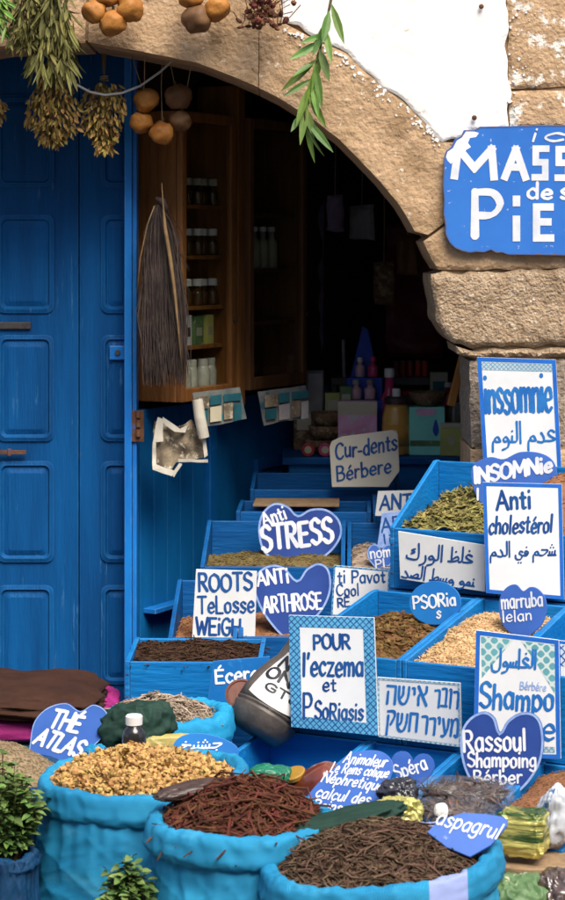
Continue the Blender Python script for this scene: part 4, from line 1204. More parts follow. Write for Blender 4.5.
t = thing('product_box', 'pink and white printed box standing behind the toothpick card', 'box', at(357.5, 7.0, CTZ), R(-2))
MB().box(-.064, .064, 0, .06, 0, .174).obj('box', 'pink_box', t, bevel=.002)
MB().box(-.064, .064, -.0012, -.0003, .13, .172).obj('print', 'cream', t)
t = thing('amber_jar', 'amber coloured jar with a dark lid and small white cap beside the pink box', 'jar', at(396.5, 7.0, CTZ))
MB().lathe([(.040, 0), (.046, .006), (.047, .12), (.040, .15), (.036, .165)], 24).obj('body', 'amber_pale', t, smooth=True)
MB().lathe([(.040, .1655), (.040, .185), (.034, .19)], 24).obj('lid', 'brown_pack', t)
MB().lathe([(.014, .1905), (.014, .212), (.012, .216)], 16).obj('cap', 'white_cap', t)
MB().lathe([(.0478, .03), (.0478, .10)], 24).obj('label', 'amber_pale', t, smooth=True)
t = thing('product_box', 'mint green printed box with a dark drop on its front', 'box', at(427, 6.97, CTZ), R(-3))
MB().box(-.058, .058, 0, .06, 0, .157).obj('box', 'mint_box', t, bevel=.002)
MB().prism_xz([(x * .9, z) for x, z in smooth_poly([(.032, .118), (.043, .082), (.033, .062), (.021, .082)])], -.0018, -.0004).obj('drop', 'display_blue', t)
MB().prism_xz(smooth_poly([(-.03, .15), (.02, .152), (.03, .138), (-.005, .128), (-.035, .136)]), -.0018, -.0004).obj('print', 'pink_box', t)
MB().box(-.055, .055, -.0012, -.0003, .03, .048).obj('band', 'green_label', t)
t = thing('product_box', 'small olive box with a cream top in front of the mint box', 'box', at(451.5, 6.95, CTZ), R(-3))
MB().box(-.037, .037, 0, .05, 0, .09).obj('box', 'olive_box', t, bevel=.0015)
MB().box(-.0375, .0375, -.0005, .0505, .0905, .106).obj('lid', 'cream', t, bevel=.0015)
MB().prism_xz(smooth_poly([(-.012, .05), (0, .066), (.012, .05), (0, .034)]), -.0015, -.0003).obj('print', 'cream', t)
t = thing('storage_jar', 'dull glass jar behind the olive box', 'jar', at(454, 7.15, CTZ))
MB().lathe([(.026, 0), (.028, .01), (.028, .14), (.02, .16)], 20).obj('body', 'jar_glass', t, smooth=True)
MB().lathe([(.021, .1605), (.021, .185), (.018, .19)], 20).obj('lid', 'grey_tray', t)
t = thing('woven_bowl', 'dark woven bowl with a pale patterned rim on top of the mint box', 'bowl', at(428, 7.02, CTZ + .1585))
MB().lathe([(.0001, .0), (.035, 0), (.056, .022), (.064, .045), (.058, .046), (.04, .02), (.0001, .012)], 28).obj('bowl', 'basket', t, smooth=True)
bw = ['lowest', 'middle', 'topmost']
b0 = None
for k in range(3):
    lab = f'patterned woven bowl, {bw[k]} of the stack at the left of the back counter'
    if b0 is None:
        b0 = thing('woven_bowl', lab, 'bowl', at(322, 7.05, CTZ), 0, 'stacked woven bowls')
        MB().lathe([(.0001, 0), (.034, 0), (.05, .02), (.056, .044), (.05, .045), (.034, .02), (.0001, .012)], 28).obj('bowl', 'basket', b0, smooth=True)
    else: copy_thing(b0, lab, at(322 + 3 * k, 7.05, CTZ + .0455 * k), scale=(1, 1, 1))
for px, m, lab in ((325, 'pink_plastic', 'small round pink tin on the back counter'), (308, 'red_plastic', 'small round red and white tin on the back counter')):
    t = thing('round_tin', lab, 'tin', at(px, 6.955, CTZ + .022))
    mb = MB().lathe([(.022, 0), (.022, .028)], 20).xf(Matrix.Rotation(R(90), 4, 'X')); mb.obj('tin', m, t, smooth=False, bevel=.002)
    MB().lathe([(.012, .0285), (.012, .0298)], 16).xf(Matrix.Rotation(R(90), 4, 'X')).obj('print', 'cream', t)
t = thing('photo_card', 'grey upright picture card at the back left of the counter', 'card', at(315, 7.25, CTZ), R(10))
MB().box(-.03, .03, 0, .006, 0, .26).obj('card', 'leaflet_dim', t)
MB().box(-.024, .024, -.0015, -.0004, .12, .25).obj('print', 'pale_cloth', t)
t = thing('tiered_display', 'dark blue pointed tiered display for little bottles', 'display', at(364, 7.22, CTZ))
MB().box(-.075, .075, -.12, -.045, 0, .17).obj('step', 'display_blue', t, bevel=.002)
MB().box(-.06, .06, -.044, .03, 0, .24).obj('step', 'display_blue', t, bevel=.002)
MB().prism_xz([(-.10, 0), (.10, 0), (.015, .40), (-.004, .41)], .031, .045).obj('back_board', 'display_blue', t, bevel=.002)
bottle('small_bottle', 'pale pink little bottle on the upper step of the blue display', 'bottle', at(360, 7.215, CTZ + .2405), .016, .05, 'pale_pink', 'white_cap')
bottle('small_bottle', 'bright pink little bottle on the upper step of the blue display', 'bottle', at(373, 7.215, CTZ + .2405), .017, .052, 'pink_plastic', 'pink_plastic')
bottle('small_bottle', 'left greyish pink bottle on the lower step of the blue display', 'bottle', at(356, 7.14, CTZ + .1705), .019, .05, 'pale_pink', 'pale_cloth')
bottle('small_bottle', 'right greyish pink bottle on the lower step of the blue display', 'bottle', at(370, 7.14, CTZ + .1705), .019, .05, 'pale_pink', 'pale_cloth')
t = bottle('pink_bottle', 'tall pink bottle with white cap behind the amber jar', 'bottle', at(389.5, 7.12, CTZ), .032, .245, 'pink_plastic', 'white_cap', cap_h=.03, cap_r=.017)
for k, (px, m, h) in enumerate(((396, 'dark_red', .048), (403, 'dark_red', .05), (410, 'red_plastic', .05), (418, 'orange_red', .052), (425, 'orange_red', .05))):
    t = thing('thread_spool', ['dark maroon spool at the left end of the row on the grey rack', 'dark maroon spool second in the row on the grey rack', 'dull red spool in the middle of the row on the grey rack', 'bright orange red spool fourth in the row on the grey rack', 'bright orange red spool at the right end of the row on the grey rack'][k], 'spool', at(px, 7.5, 1.0108 + .2255), 0, 'spools on the grey rack')
    MB().lathe([(.011, 0), (.011, h)], 14).obj('thread', m, t); MB().lathe([(.012, h + .0004), (.012, h + .004)], 14).obj('end', 'grey_tray', t)
t = thing('jar_tub', 'dark squat tub standing in the grey rack', 'tub', at(411, 7.36, CTZ)); MB().lathe([(.05, 0), (.055, .16), (.05, .17)], 24).obj('tub', 'grey_tray', t, smooth=False); MB().lathe([(.056, .1705), (.056, .185)], 24).obj('lid', 'red_plastic', t)
t = thing('cloth_bag', 'pale cloth bag hanging in the gloom at the back', 'bag', at(347, 7.9, CZ)); s = 7.9 / F
mb = MB(); slab(mb, [(-12 * s, -12 * s), (12 * s, -10 * s), (11 * s, -46 * s), (-10 * s, -47 * s)], 0, .03, .012, .003, .02, 12, .01, .02, 3); mb.obj('bag', 'pale_cloth', t); MB().tube([(-.04, .015, -12 * s), (0, .015, .25), (.04, .015, -10 * s)], .003).obj('strap', 'pale_cloth', t)
t = thing('hanging_cloth', 'dull lilac cloth hanging beside the dark cabinet', 'cloth', at(313, 7.6, CZ)); s = 7.6 / F
mb = MB(); slab(mb, [(-9 * s, 40 * s), (11 * s, 42 * s), (10 * s, -110 * s), (-10 * s, -108 * s)], 0, .02, .014, .003, .03, 14, .01, .02, 5); mb.obj('cloth', 'lilac_cloth', t)
t = thing('hanging_cloth', 'dark maroon cloth hanging at the back right', 'cloth', at(405, 8.1, CZ)); s = 8.1 / F
mb = MB(); slab(mb, [(-32 * s, 20 * s), (40 * s, 22 * s), (38 * s, -115 * s), (-30 * s, -112 * s)], 0, .02, .02, .003, .03, 9, .01, .02, 9); mb.obj('cloth', 'dark_red', t)
for px_, py0_, py1_, wd_, Y_, m_, lab in ((362, 206, 240, 12, 7.5, 'pale_cloth', 'pale sachet hanging high in the gloom right of the cabinets'), (384, 262, 306, 10, 7.5, 'basket', 'brown sachet hanging at the back above the thread spools'), (335, 196, 232, 8, 7.3, 'lilac_cloth', 'lilac sachet hanging high beside the dark cabinet'), (408, 236, 276, 11, 7.4, 'dim_wood', 'brown bundle hanging behind the arch edge')):
    t = thing('hanging_sachet', lab, 'sachet', P(px_, py0_, Y_)); s = Y_ / F
    mb = MB(); slab(mb, [(-wd_ * s, 0), (wd_ * s, .004), (wd_ * 1.1 * s, -(py1_ - py0_) * s), (-wd_ * s, -(py1_ - py0_) * s * .97)], 0, .03, .012, .004, .02, 14, .012, .02, px_); mb.obj('sachet', m_, t)
    MB().tube([(0, .015, 0), (.002, .015, .12), (0, .015, 2.6 - t.location.z)], .002, 5).obj('string', 'twine', t)
t = thing('incense_stick', 'pale thin stick standing on the grey rack', 'stick', at(344, 7.45, 1.2365)); MB().tube([(0, 0, 0), (-.003, 0, .13)], .006).obj('stick', 'pale_cloth', t)
fr = thing('wooden_prop', 'orange brown wooden prop with a brace inside the right jamb', 'prop', at(466, 6.34, 0))
MB().box(-.010, .03, -.02, .03, .002, 1.44).obj('upright', 'orange_wood', fr, bevel=.003)
mb = MB().box(-.012, .012, -.014, .016, 0, .26).xf(Matrix.Translation((-.045, 0, 1.22)) @ Matrix.Rotation(R(14), 4, 'Y')); mb.obj('brace', 'orange_wood', fr, bevel=.003)

for px_, Y_, z_, w_2, h_2, m_, lab in ((304, 7.16, CTZ, .034, .12, 'basket', 'brown patterned carton behind the round tins on the back counter'), (334, 7.16, CTZ + .0, .03, .19, 'olive_box', 'tall olive carton between the woven bowls and the pink box'),
        (439, 7.3, CTZ, .03, .25, 'pale_label', 'tall pale carton standing behind the mint box'), (346, 7.12, CTZ, .02, .215, 'green_label', 'green printed carton behind the pink box')):
    t = thing('carton', lab, 'box', at(px_, Y_, z_), R(8 - px_ % 13))
    MB().box(-w_2, w_2, 0, .05, 0, h_2).obj('box', m_, t, bevel=.0015)
    MB().box(-w_2 * .7, w_2 * .7, -.0012, -.0003, h_2 * .55, h_2 * .88).obj('print', 'cream' if m_ != 'pale_label' else 'teal_print', t)
bottle('small_bottle', 'ochre little bottle left of the blue tiered display', 'bottle', at(343, 7.3, CTZ), .022, .19, 'amber_pale', 'white_cap')
bottle('small_bottle', 'red little bottle with white cap right of the woven bowl', 'bottle', at(448, 7.3, CTZ), .02, .2, 'red_plastic', 'white_cap')

# ================================================================== SIGNS
big = sign('painted_sign', 'large blue sign painted with white capitals on the stone wall', 'sign',
     [(444, 158), (446, 151), (451, 147), (455, 139), (461, 136), (464, 130), (474, 130), (480, 126.5), (510, 126), (538, 125), (565, 125), (720, 124), (720, 257), (565, 255.5), (530, 255), (508, 254.8), (502, 252.6), (496, 252.8), (491, 250), (484, 252.4), (476, 251.9), (470, 252.8), (462, 251), (455, 248), (449.5, 242.5), (445.5, 234), (445.4, 226), (443.6, 214), (444.2, 200), (443, 186)],
     5.925, 0, 0, 'sign_blue', [
         ('M', 453.5, 176, 495, 177, 28, 8.4, {'square': 1, 'jit': 0}), ('A', 505, 177, 526, 177.5, 28, 8, {'square': 1, 'jit': 0}), ('Š', 534, 180, 547, 180, 34, 7.2, {'square': 1, 'jit': 0}), ('Š', 557, 180.5, 570, 180.5, 34, 7.2, {'square': 1, 'jit': 0}),
         ('A', 580, 179, 601, 179, 32, 8, {'square': 1, 'jit': 0}), ('G', 612, 179, 632, 179, 32, 7.5, {'square': 1, 'jit': 0}), ('E', 644, 179, 660, 179, 32, 7.5, {'square': 1, 'jit': 0}),
         ('P', 473.5, 236.5, 501, 236.5, 45, 8.4, {'jit': 0}), ('I', 516, 238, 517, 238, 19, 8.2, {'square': 1, 'jit': 0}), ('I', 516, 203, 517, 203, 4, 8.2, {'square': 1, 'jit': 0}), ('E', 536, 238, 551, 238, 31, 8, {'square': 1, 'jit': 0}),
         ('d', 568, 239, 586, 239, 33, 7, {'jit': 0}), ('s', 596, 239, 610, 239, 33, 7, {'jit': 0}),
         ('de', 527.5, 198, 552, 198.5, 15, 3.6), ('s', 561, 198.5, 568, 198.5, 15, 3.6), ('ici', 530, 141, 577, 141, 13, 2.8, {'slant': .3})],
     'paint_white', .010, (1.3, 'sign_rim'), [([(446, 157), (447.5, 152), (453, 148), (457, 140.5), (462, 137.5), (466, 131.5), (474, 131.5), (479, 133), (476, 137), (470, 138), (468, 143), (471, 147), (466, 150), (464, 156), (460, 158), (459, 163), (454, 160), (451, 164), (448, 161)], 'plaster', 'chipped_paint')])

sign('tile_sign', 'white tile with a blue rim about insomnia leaning on the stone jamb', 'sign', [(477, 357), (556, 359.5), (562, 474), (484, 474)], 5.86, -4, 4, 'white_tile',
     [('inssomnie', 485, 413, 552, 411, 38, 4.0, {'gap': 1.0}), ('M|W|N|L|A| |M|DJ|E', 492, 444, 556, 442, 24, 2.6, {'ar': 1})], 'paint_blue', .012, (4.2, 'rim_blue'), [([(481, 362), (553, 364), (553.5, 372), (481.6, 370)], 'mosaic_pale', 'patterned_band')])
sign('cloud_sign', 'blue cloud shaped board reading insomnie standing in the upper herb bin', 'sign', smooth_poly([(471, 478), (474, 464), (490, 457), (504, 459), (520, 452), (540, 453), (553, 461), (557, 477), (549, 494), (530, 506), (500, 509), (480, 502)]), 5.62, -16, 8, 'board_blue',
     [('INSOMNie', 475, 483, 552, 471, 15, 4.0, {'slant': .12}), ('l', 477, 500, 479, 500, 11, 2.6)], 'paint_white', .007)
sign('tile_sign', 'tall white tile with a blue rim about cholesterol at the right', 'sign', [(482.5, 482), (562, 484), (564.5, 600), (486, 593)], 5.38, -8, 7, 'white_tile',
     [('Anti', 497, 509, 531, 507.5, 18, 3.4), ('cholestérol', 489, 534, 552, 532, 17, 2.8, {'slant': .1}), ('M|DJ|L|A| |Y|FI| |M|H|SH', 490, 557, 556, 556, 17, 2.1, {'ar': 1})], 'paint_navy', .010, (3.8, 'rim_blue'))
sign('arabic_card', 'white card with two lines of blue arabic on the front of the upper bin', 'sign', [(398, 531), (485, 545), (485, 592), (400, 579)], 5.50, -28, 3, 'white_board',
     [('K|R|W|L|A| |Z|L|GH', 406, 559, 473, 564, 18, 2.3, {'ar': 1}), ('D|SD|L|A| |T|S|W| |W|MI|N', 401, 577, 474, 587, 15, 2.1, {'ar': 1})], 'paint_navy', .006)
sign('oval_sign', 'blue oval board reading psoria standing in the brown herb bin', 'sign', [(435 + 26 * math.cos(a * .1745), 603 + 22 * math.sin(a * .1745)) for a in range(36)], 5.33, -24, 8, 'board_azure',
     [('PSORia', 414, 609, 456, 605, 12.5, 2.4), ('s', 437, 618, 441, 618, 11, 2)], 'paint_white', .006)
sign('heart_sign', 'small blue heart standing in the pale husks, half sunk', 'sign', smooth_poly([(499, 612), (500, 597), (507, 587), (516, 584.5), (523, 591), (530, 587), (538, 589), (545.5, 599), (546, 614), (539, 628), (522, 638), (505, 628)], 4), 5.14, -22, 8, 'board_blue',
     [('marruba', 502, 609, 543, 606, 15, 2.0), ('lelan', 503, 622, 532, 620, 11, 1.7)], 'paint_white', .006)
sign('paper_card', 'cream card about toothpicks with clipped corners at the back', 'sign', [(329.5, 447), (332, 441), (342, 436.5), (392, 430), (398, 434), (399.5, 471), (388, 487), (332, 487)], 6.60, 0, 5, 'cream_card',
     [('Cur_dents', 336, 459, 397, 450, 16, 2.5, {'slant': .12}), ('Bérbere', 337, 481, 391, 472, 14, 2.4, {'slant': .12})], 'paint_navy', .005)
sign('paper_card', 'white card with large letters half hidden behind the upper bin', 'sign', [(378, 491), (420, 490), (420, 516), (375, 516)], 6.32, 0, 8, 'white_board', [('ANTi', 380, 510, 415, 508, 14, 2.8, {'slant': .1})], 'paint_navy', .005)
sign('paper_card', 'small blue card with white letters below the white letter card', 'sign', [(382, 513), (404, 511), (404, 548), (377, 548)], 6.16, 0, 8, 'rim_paleblue', [('AR', 382, 532, 402, 530, 14, 2.2), ('li', 384, 544, 392, 543, 9, 1.6)], 'paint_navy', .005)
sign('heart_sign', 'dark blue heart about stress with dotted pale rim', 'sign', smooth_poly([(258, 531), (262, 513), (274, 503), (288, 506), (298, 515), (310, 509), (326, 509), (339, 519), (342, 534), (334, 549), (320, 561), (309, 569), (285, 566), (264, 553)], 4), 6.24, 0, 8, 'board_indigo',
     [('Anti', 264, 526, 287, 518, 13, 2.4), ('STRESS', 263, 551, 333, 541, 24, 4.6, {'gap': 1.8, 'slant': .05})], 'paint_white', .007, (2.2, 'rim_paleblue'))
sign('heart_sign', 'dark blue heart about arthrose below the stress heart', 'sign', smooth_poly([(253, 586), (258, 572), (270, 565), (284, 567), (297, 580), (306, 569), (318, 563), (328, 568), (331.5, 582), (329, 598), (319, 615), (302, 630), (288, 640), (272, 626), (259, 606)], 4), 5.79, 0, 8, 'board_indigo',
     [('ANTi', 258, 586, 289, 582, 14, 2.7), ('ARTHROSE', 264, 613, 322, 608, 16, 2.8)], 'paint_white', .007, (2.2, 'rim_paleblue'))
sign('paper_card', 'white board about roots to lose weight standing in the left bin', 'sign', [(196, 569), (257, 571), (255, 640), (192, 638)], 5.77, 2, 6, 'white_board',
     [('ROOTS', 199, 591, 252, 590, 17, 3.2), ('TeLosse', 198, 613, 254, 612, 17, 2.7), ('WEiGH', 196, 634, 240, 635, 16, 3.0)], 'paint_navy', .006)
sign('tile_sign', 'white tile about poppy with a thin blue rim behind the eczema board', 'sign', [(334, 565), (390, 570), (388, 618), (331, 616)], 5.79, 0, 8, 'white_tile',
     [('ti Pavot', 338, 583, 385, 582, 12, 2.0), ('Cool', 337, 596, 359, 595, 11, 1.9), ('RE', 338, 607, 350, 606, 9, 1.9)], 'paint_navy', .008, (1.6, 'mosaic'))
sign('heart_sign', 'small blue heart peeping over the poppy tile', 'sign', heart(367, 544, 396, 578), 6.10, 0, 8, 'board_blue', [('nom', 371, 559, 391, 556, 11, 1.8), ('Pl', 376, 568, 385, 567, 8, 1.6)], 'paint_white', .006, (1.4, 'rim_paleblue'))
sign('tile_sign', 'white tile about eczema with a broad blue lattice border', 'sign', [(288.5, 615), (374, 617.5), (378.5, 736), (291, 727)], 5.00, -14, 7, 'white_tile',
     [('POUR', 314, 649, 350, 648, 14, 3.0), ("l'eczema", 303, 675, 363, 676, 22, 3.2), ('et', 323, 691, 336, 691, 13, 2.2), ('P', 303.5, 719, 312, 719, 25, 3.0), ('SoRiasis', 315, 719, 363, 720.5, 17, 2.7)], 'paint_navy', .010, (11.5, 'mosaic'))
sign('hebrew_card', 'white card with two lines of hebrew on the middle bin front', 'sign', [(377, 677), (460, 683), (461.5, 747.5), (378, 737)], 4.93, -26, 3, 'white_tile',
     [('השיא', 386, 703, 427, 706, 19.5, 3.0), ('רבור', 434, 706, 458, 708, 18.5, 2.8), ('קשח', 386, 729, 417, 732, 18.5, 3.0), ('רריעמ', 421, 733, 458, 736, 18, 2.9)], 'paint_blue', .007, (2.6, 'mosaic_pale'))
sign('tile_sign', 'white tile with a blue rim and green grey triangles about shampoo', 'sign', [(476, 630), (559, 640), (561, 759), (473, 757)], 4.80, -12, 6, 'white_tile',
     [('LF|W|S|A|GH|L|A', 491, 667, 537, 669, 21, 2.8, {'ar': 1}), ('Shampo', 480, 707, 553, 711, 24, 3.8), ('re', 530, 738, 554, 740, 24, 3.6)], 'paint_blue', .010, (4.4, 'rim_blue'),
     [([(481, 636), (513, 640), (482, 678)], 'triangle_print', 'triangle_print'), ([(521, 641), (555, 645), (555, 694), (537, 664)], 'triangle_print', 'triangle_print'), ([(532, 746), (555, 747), (555, 753), (532, 752)], 'mosaic_pale', 'patterned_band')],
     extra=[([('Bérbére', 520, 689, 546, 691, 8, 1.1)], 'rim_paleblue')])
sign('tile_sign', 'white tile with a navy zigzag band cut off at the right edge', 'sign', [(557, 640), (620, 648), (622, 765), (560, 757)], 4.87, -12, 6, 'white_tile', (), 'paint_navy', .008, (3, 'rim_blue'), [([(560, 645), (617, 652), (617, 672), (560, 666)], 'zigzag', 'zigzag_band')])
sign('heart_sign', 'royal blue heart about shampoing with a pale rim in front of the shampoo tile', 'sign', smooth_poly([(460, 746), (462.5, 728), (472, 716), (485, 711.5), (495, 718), (500, 732), (507, 721), (519, 713), (532, 713), (541, 722), (544, 741), (542, 758), (535, 774), (522, 790), (505, 802), (490, 799), (474, 786), (464, 768)], 4), 4.70, -14, 8, 'board_indigo',
     [('Rassoul', 464, 752, 526, 750, 21, 3.1), ('Shampoing', 468, 767, 536, 767, 15, 2.6), ('Bérber', 474, 784, 522, 783, 14, 2.4)], 'paint_white', .007, (2.6, 'rim_paleblue'))
sign('round_sign', 'blue board with five slanting lines of white script beside the amber jar', 'sign', smooth_poly([(306, 801), (315, 786), (335, 767), (349, 754), (372, 750), (386, 754), (393, 765), (389, 782), (381, 800), (368, 815), (340, 818), (314, 815)]), 4.50, -18, 30, 'board_blue',
     [('Animaleur', 343, 763, 385, 767, 11, 1.8, {'slant': .4}), ('Le Reins colique', 330, 772, 387, 778, 10, 1.7, {'slant': .4}), ('Néphretique', 321, 782, 381, 791, 11, 2.0, {'slant': .4}), ('calcul des', 315, 797, 368, 805, 11, 2.0, {'slant': .4}), ('Reins', 312, 808, 340, 812, 9, 1.9, {'slant': .4})], 'paint_white', .006)
sign('heart_sign', 'small blue heart reading spera in the lower bin', 'sign', heart(391, 751, 434, 796, -6), 4.62, -20, 15, 'board_blue', [('Spéra', 397, 780, 428, 769, 15, 2.1)], 'paint_white', .006)
sign('paper_card', 'dark blue card with white writing behind the clay jar', 'sign', [(213, 661), (270, 656), (262, 706), (207, 703)], 5.27, 0, 8, 'blue_paint', [('Écerc', 216, 683, 258, 680, 15, 3.0), ('de', 231, 699, 243, 698, 12, 2.4)], 'paint_white', .006)
sign('heart_sign', 'pale rimmed blue heart with slanting white capitals standing between sacks', 'sign', smooth_poly([(30, 742), (34, 722), (47, 708), (66, 703), (80, 711), (93, 704.5), (105, 710), (109, 722), (101, 739), (86, 752), (72, 762), (50, 768), (30, 760)]), 4.82, 0, 12, 'board_blue',
     [('THÉ', 48, 727, 77, 732, 18, 4.2, {'slant': .32, 'jit': .4}), ('ATLAS', 33, 743, 78, 757, 17, 4.2, {'slant': .32, 'jit': .4})], 'paint_white', .007, (1.2, 'rim_paleblue'))
sign('oval_sign', 'azure rounded board with white arabic behind the golden flowers', 'sign', smooth_poly([(172, 748), (180, 737), (196, 733), (216, 736), (234, 744), (239, 754), (228, 770), (190, 772), (174, 762)]), 4.74, 0, 15, 'board_azure', [('KH|YM|N|SH|J', 179, 750, 222, 748, 13, 2.2, {'ar': 1})], 'paint_white', .006)
sign('round_sign', 'blue board with one line of white script lying on the front sack edge', 'sign', [(427, 832), (438, 821), (446, 817.5), (463, 812.5), (484, 813.5), (504, 816.5), (508, 820), (507, 826), (491, 845), (470, 857), (446, 847)], 3.96, -10, 40, 'board_blue', [('aspagrul', 435, 824, 497, 839, 16, 2.2, {'slant': .3})], 'paint_white', .006)

# ================================================================== SACKS
def crumple(x, y, z, k=16.0):
    d, _ = noise.voronoi(Vector((x + .25 * nz(x * 2, y * 2, z), y + .25 * nz(z * 2, x, y * 2), z)))
    return math.exp(-(d[1] - d[0]) * k * .5) - .25


def sack(name, label, px, py, Y, r, mat, seed, tilt=0.0, rim_mat=None, squash=1.0, tube=.026):
    q = P(px, py, Y); h = q.z
    t = thing(name, label, 'sack', (q.x, Y, 0))
    n, m = 260, 150
    vs = []; fs = []
    prof = [(0, .86), (.04, .95), (.2, 1.0), (.5, 1.02), (.75, 1.0), (.88, .96), (.96, .93), (1, .92)]

    def pr(u):
        for i in range(len(prof) - 1):
            if u <= prof[i + 1][0]:
                a, b = prof[i], prof[i + 1]; k = (u - a[0]) / (b[0] - a[0]); k = k * k * (3 - 2 * k); return a[1] + (b[1] - a[1]) * k
        return prof[-1][1]
    for j in range(m + 1):
        u = j / m
        for i in range(n):
            a = 2 * math.pi * i / n; ca, sa = math.cos(a), math.sin(a)
            z = u * (h - .012)
            dg = nz(ca * 1.6 + seed, sa * 1.6, z * 7 + ca * 1.2)
            rid = 1 - abs(nz(ca * 2.2 + seed * 3, sa * 2.2 + z * 2, z * 13 + sa)) * 2.2
            rid2 = 1 - abs(nz(ca * 5 + seed * 2, sa * 5 - z * 5, z * 26 + ca * 3)) * 3
            rid3 = 1 - abs(nz(ca * 11 + seed, sa * 11 + z * 9, z * 44 - ca * 4)) * 3
            fold = nz(ca * 9 + seed, sa * 9, z * 1.5) * .012 * max(0, u - .72) * 3.5
            sl1 = 1 - abs(nz(ca * 1.7 + seed, sa * 1.7 + 4, z * 9 + 1.6 * math.sin(a * 1 + seed))) * 4
            rr = r * pr(u) + .007 * dg + .003 * max(0, rid) ** 2 + .0035 * max(0, sl1) ** 2 * min(1, (1 - u) * 5) + .0024 * crumple(ca * .7 + seed, sa * .7, z * 11 + ca * 1.4) + .0012 * crumple(ca * 1.3 + seed, sa * 1.3 + 7, z * 24 - ca * 2.6) + fold
            vs.append((rr * ca, rr * sa * squash, z + tilt * rr * ca * u))
    for j in range(m):
        for i in range(n): fs.append([j * n + i, j * n + (i + 1) % n, (j + 1) * n + (i + 1) % n, (j + 1) * n + i])
    fs.append(list(range(n - 1, -1, -1)))
    MB().add(vs, fs).obj('body', mat, t, smooth=True)
    vs = []; fs = []; k = 30
    for i in range(n):
        a = 2 * math.pi * i / n; ca, sa = math.cos(a), math.sin(a)
        tr = tube * .9 * (1 + .20 * nz(ca * 2 + seed, sa * 2, 5) + .08 * nz(ca * 7 + seed, sa * 7, 5))
        Rm = r - tube * .75 + .006 * nz(ca * 1.5 + seed, sa * 1.5, 8)
        for j in range(k):
            b = 2 * math.pi * j / k
            cr = .0022 * (1 - 3 * abs(nz(ca * 6 + seed + .5 * math.sin(b), sa * 6, math.cos(b) * 1.3 + seed))) + .0007 * (1 - 3 * abs(nz(ca * 15, sa * 15 + seed, math.cos(b) * 2 + math.sin(b) * 2)))
            cr += .0028 * crumple(ca * 1.8 + seed, sa * 1.8, math.cos(b) * 1.2 + math.sin(b) * 1.5 + ca * 2) + .0010 * crumple(ca * 4, sa * 4 + seed, math.cos(b) * 2 - 2 * math.sin(b))
            cb_, sb_ = math.cos(b), math.sin(b)
            cb_ = math.copysign(abs(cb_) ** .75, cb_); sb_ = math.copysign(abs(sb_) ** .8, sb_)
            rr = Rm + (tr * .75 + cr) * cb_ + (.004 if sb_ < 0 else 0); z = h - .014 + (tr * 1.30 + cr) * sb_ - .006 + .007 * nz(ca * 1.3 + seed, sa * 1.3, 11)
            vs.append((rr * ca, rr * sa * squash, z + tilt * rr * ca))
    for i in range(n):
        for j in range(k): fs.append([i * k + j, ((i + 1) % n) * k + j, ((i + 1) % n) * k + (j + 1) % k, i * k + (j + 1) % k])
    MB().add(vs, fs).obj('rolled_rim', rim_mat or mat, t, smooth=True)
    return t, h


def sack_heap(name, label, cat, t, h, r, rise, mat, kind, count, seed, tilt=0.0, off=(0, 0), power=2.0, lump=.010, lift=.008, squash=1.0):
    def fn(s, q):
        x = (s * 2 - 1); y = (q * 2 - 1)
        d = math.hypot(x, y)
        if d > 1: x /= d; y /= d; d = 1
        dd = math.hypot(x - off[0] * (1 - d), y - off[1] * (1 - d))
        z = h - .018 + rise * (1 - min(1, dd) ** power) + tilt * x * r + lump * nz(x * 3 + seed, y * 3, seed) + lump * .6 * nz(x * 8, y * 8 + seed, 2)
        return (x * r, y * r * squash, z)

    return heap(name, label, cat, t.location, 0, fn, lambda s, q: math.hypot(s * 2 - 1, q * 2 - 1) < .955, mat, kind, count, seed, lift, 36)


t, h = sack('seed_sack', 'dark blue sack of grey tan seed at the left edge under a mint bunch', -14, 776, 4.66, .20, 'sack_dark', 5.5)
sack_heap('tan_seed', 'smooth heap of grey tan seed in the dark sack at the left edge', 'seed', t, h, .18, .085, 'seed_tan', 'seed', 5200, 31, lump=.004, off=(.1, .1), lift=.003)
t, h = sack('stick_sack', 'blue sack of grey sticks standing behind the others', 163, 718, 5.02, .166, 'sack_blue', 8.1, tilt=.04, rim_mat='sack_pale', tube=.03)
sack_heap('grey_sticks', 'heap of short grey beige sticks in the rear blue sack', 'dried herb', t, h, .145, .055, 'stick_grey', 'stick', 1500, 32, off=(-.25, .1), lift=.012, tilt=.02)
t, h = sack('flower_sack', 'bright blue rolled sack of golden dried flowers', 144, 776, 4.50, .222, 'sack_blue', 1.3, tilt=.03)
sack_heap('golden_flowers', 'heap of golden dried flower heads in the blue sack', 'dried flowers', t, h, .195, .052, 'flower_gold', 'flower', 1150, 33, tilt=.02, lump=.016, off=(-.22, .0))
t, h = sack('root_sack', 'blue rolled sack of dark red roots in the middle', 242, 819, 4.20, .19, 'sack_blue', 2.9, tilt=.0)
sack_heap('red_roots', 'tangled heap of dark red brown roots in the middle sack', 'roots', t, h, .160, .080, 'root_red', 'root', 2300, 34, lump=.012, lift=.014, power=1.7)
t, h = sack('bark_sack', 'nearest blue sack with a pale stripe, filled with dark brown twigs', 381, 861, 4.00, .228, 'sack_striped', 4.4, tilt=.09)
sack_heap('brown_twigs', 'tangled heap of dark brown twigs in the nearest sack', 'dried herb', t, h, .196, .075, 'root_brown', 'twig', 3600, 35, tilt=.07, lump=.012, lift=.012, power=1.7, off=(-.1, .1))

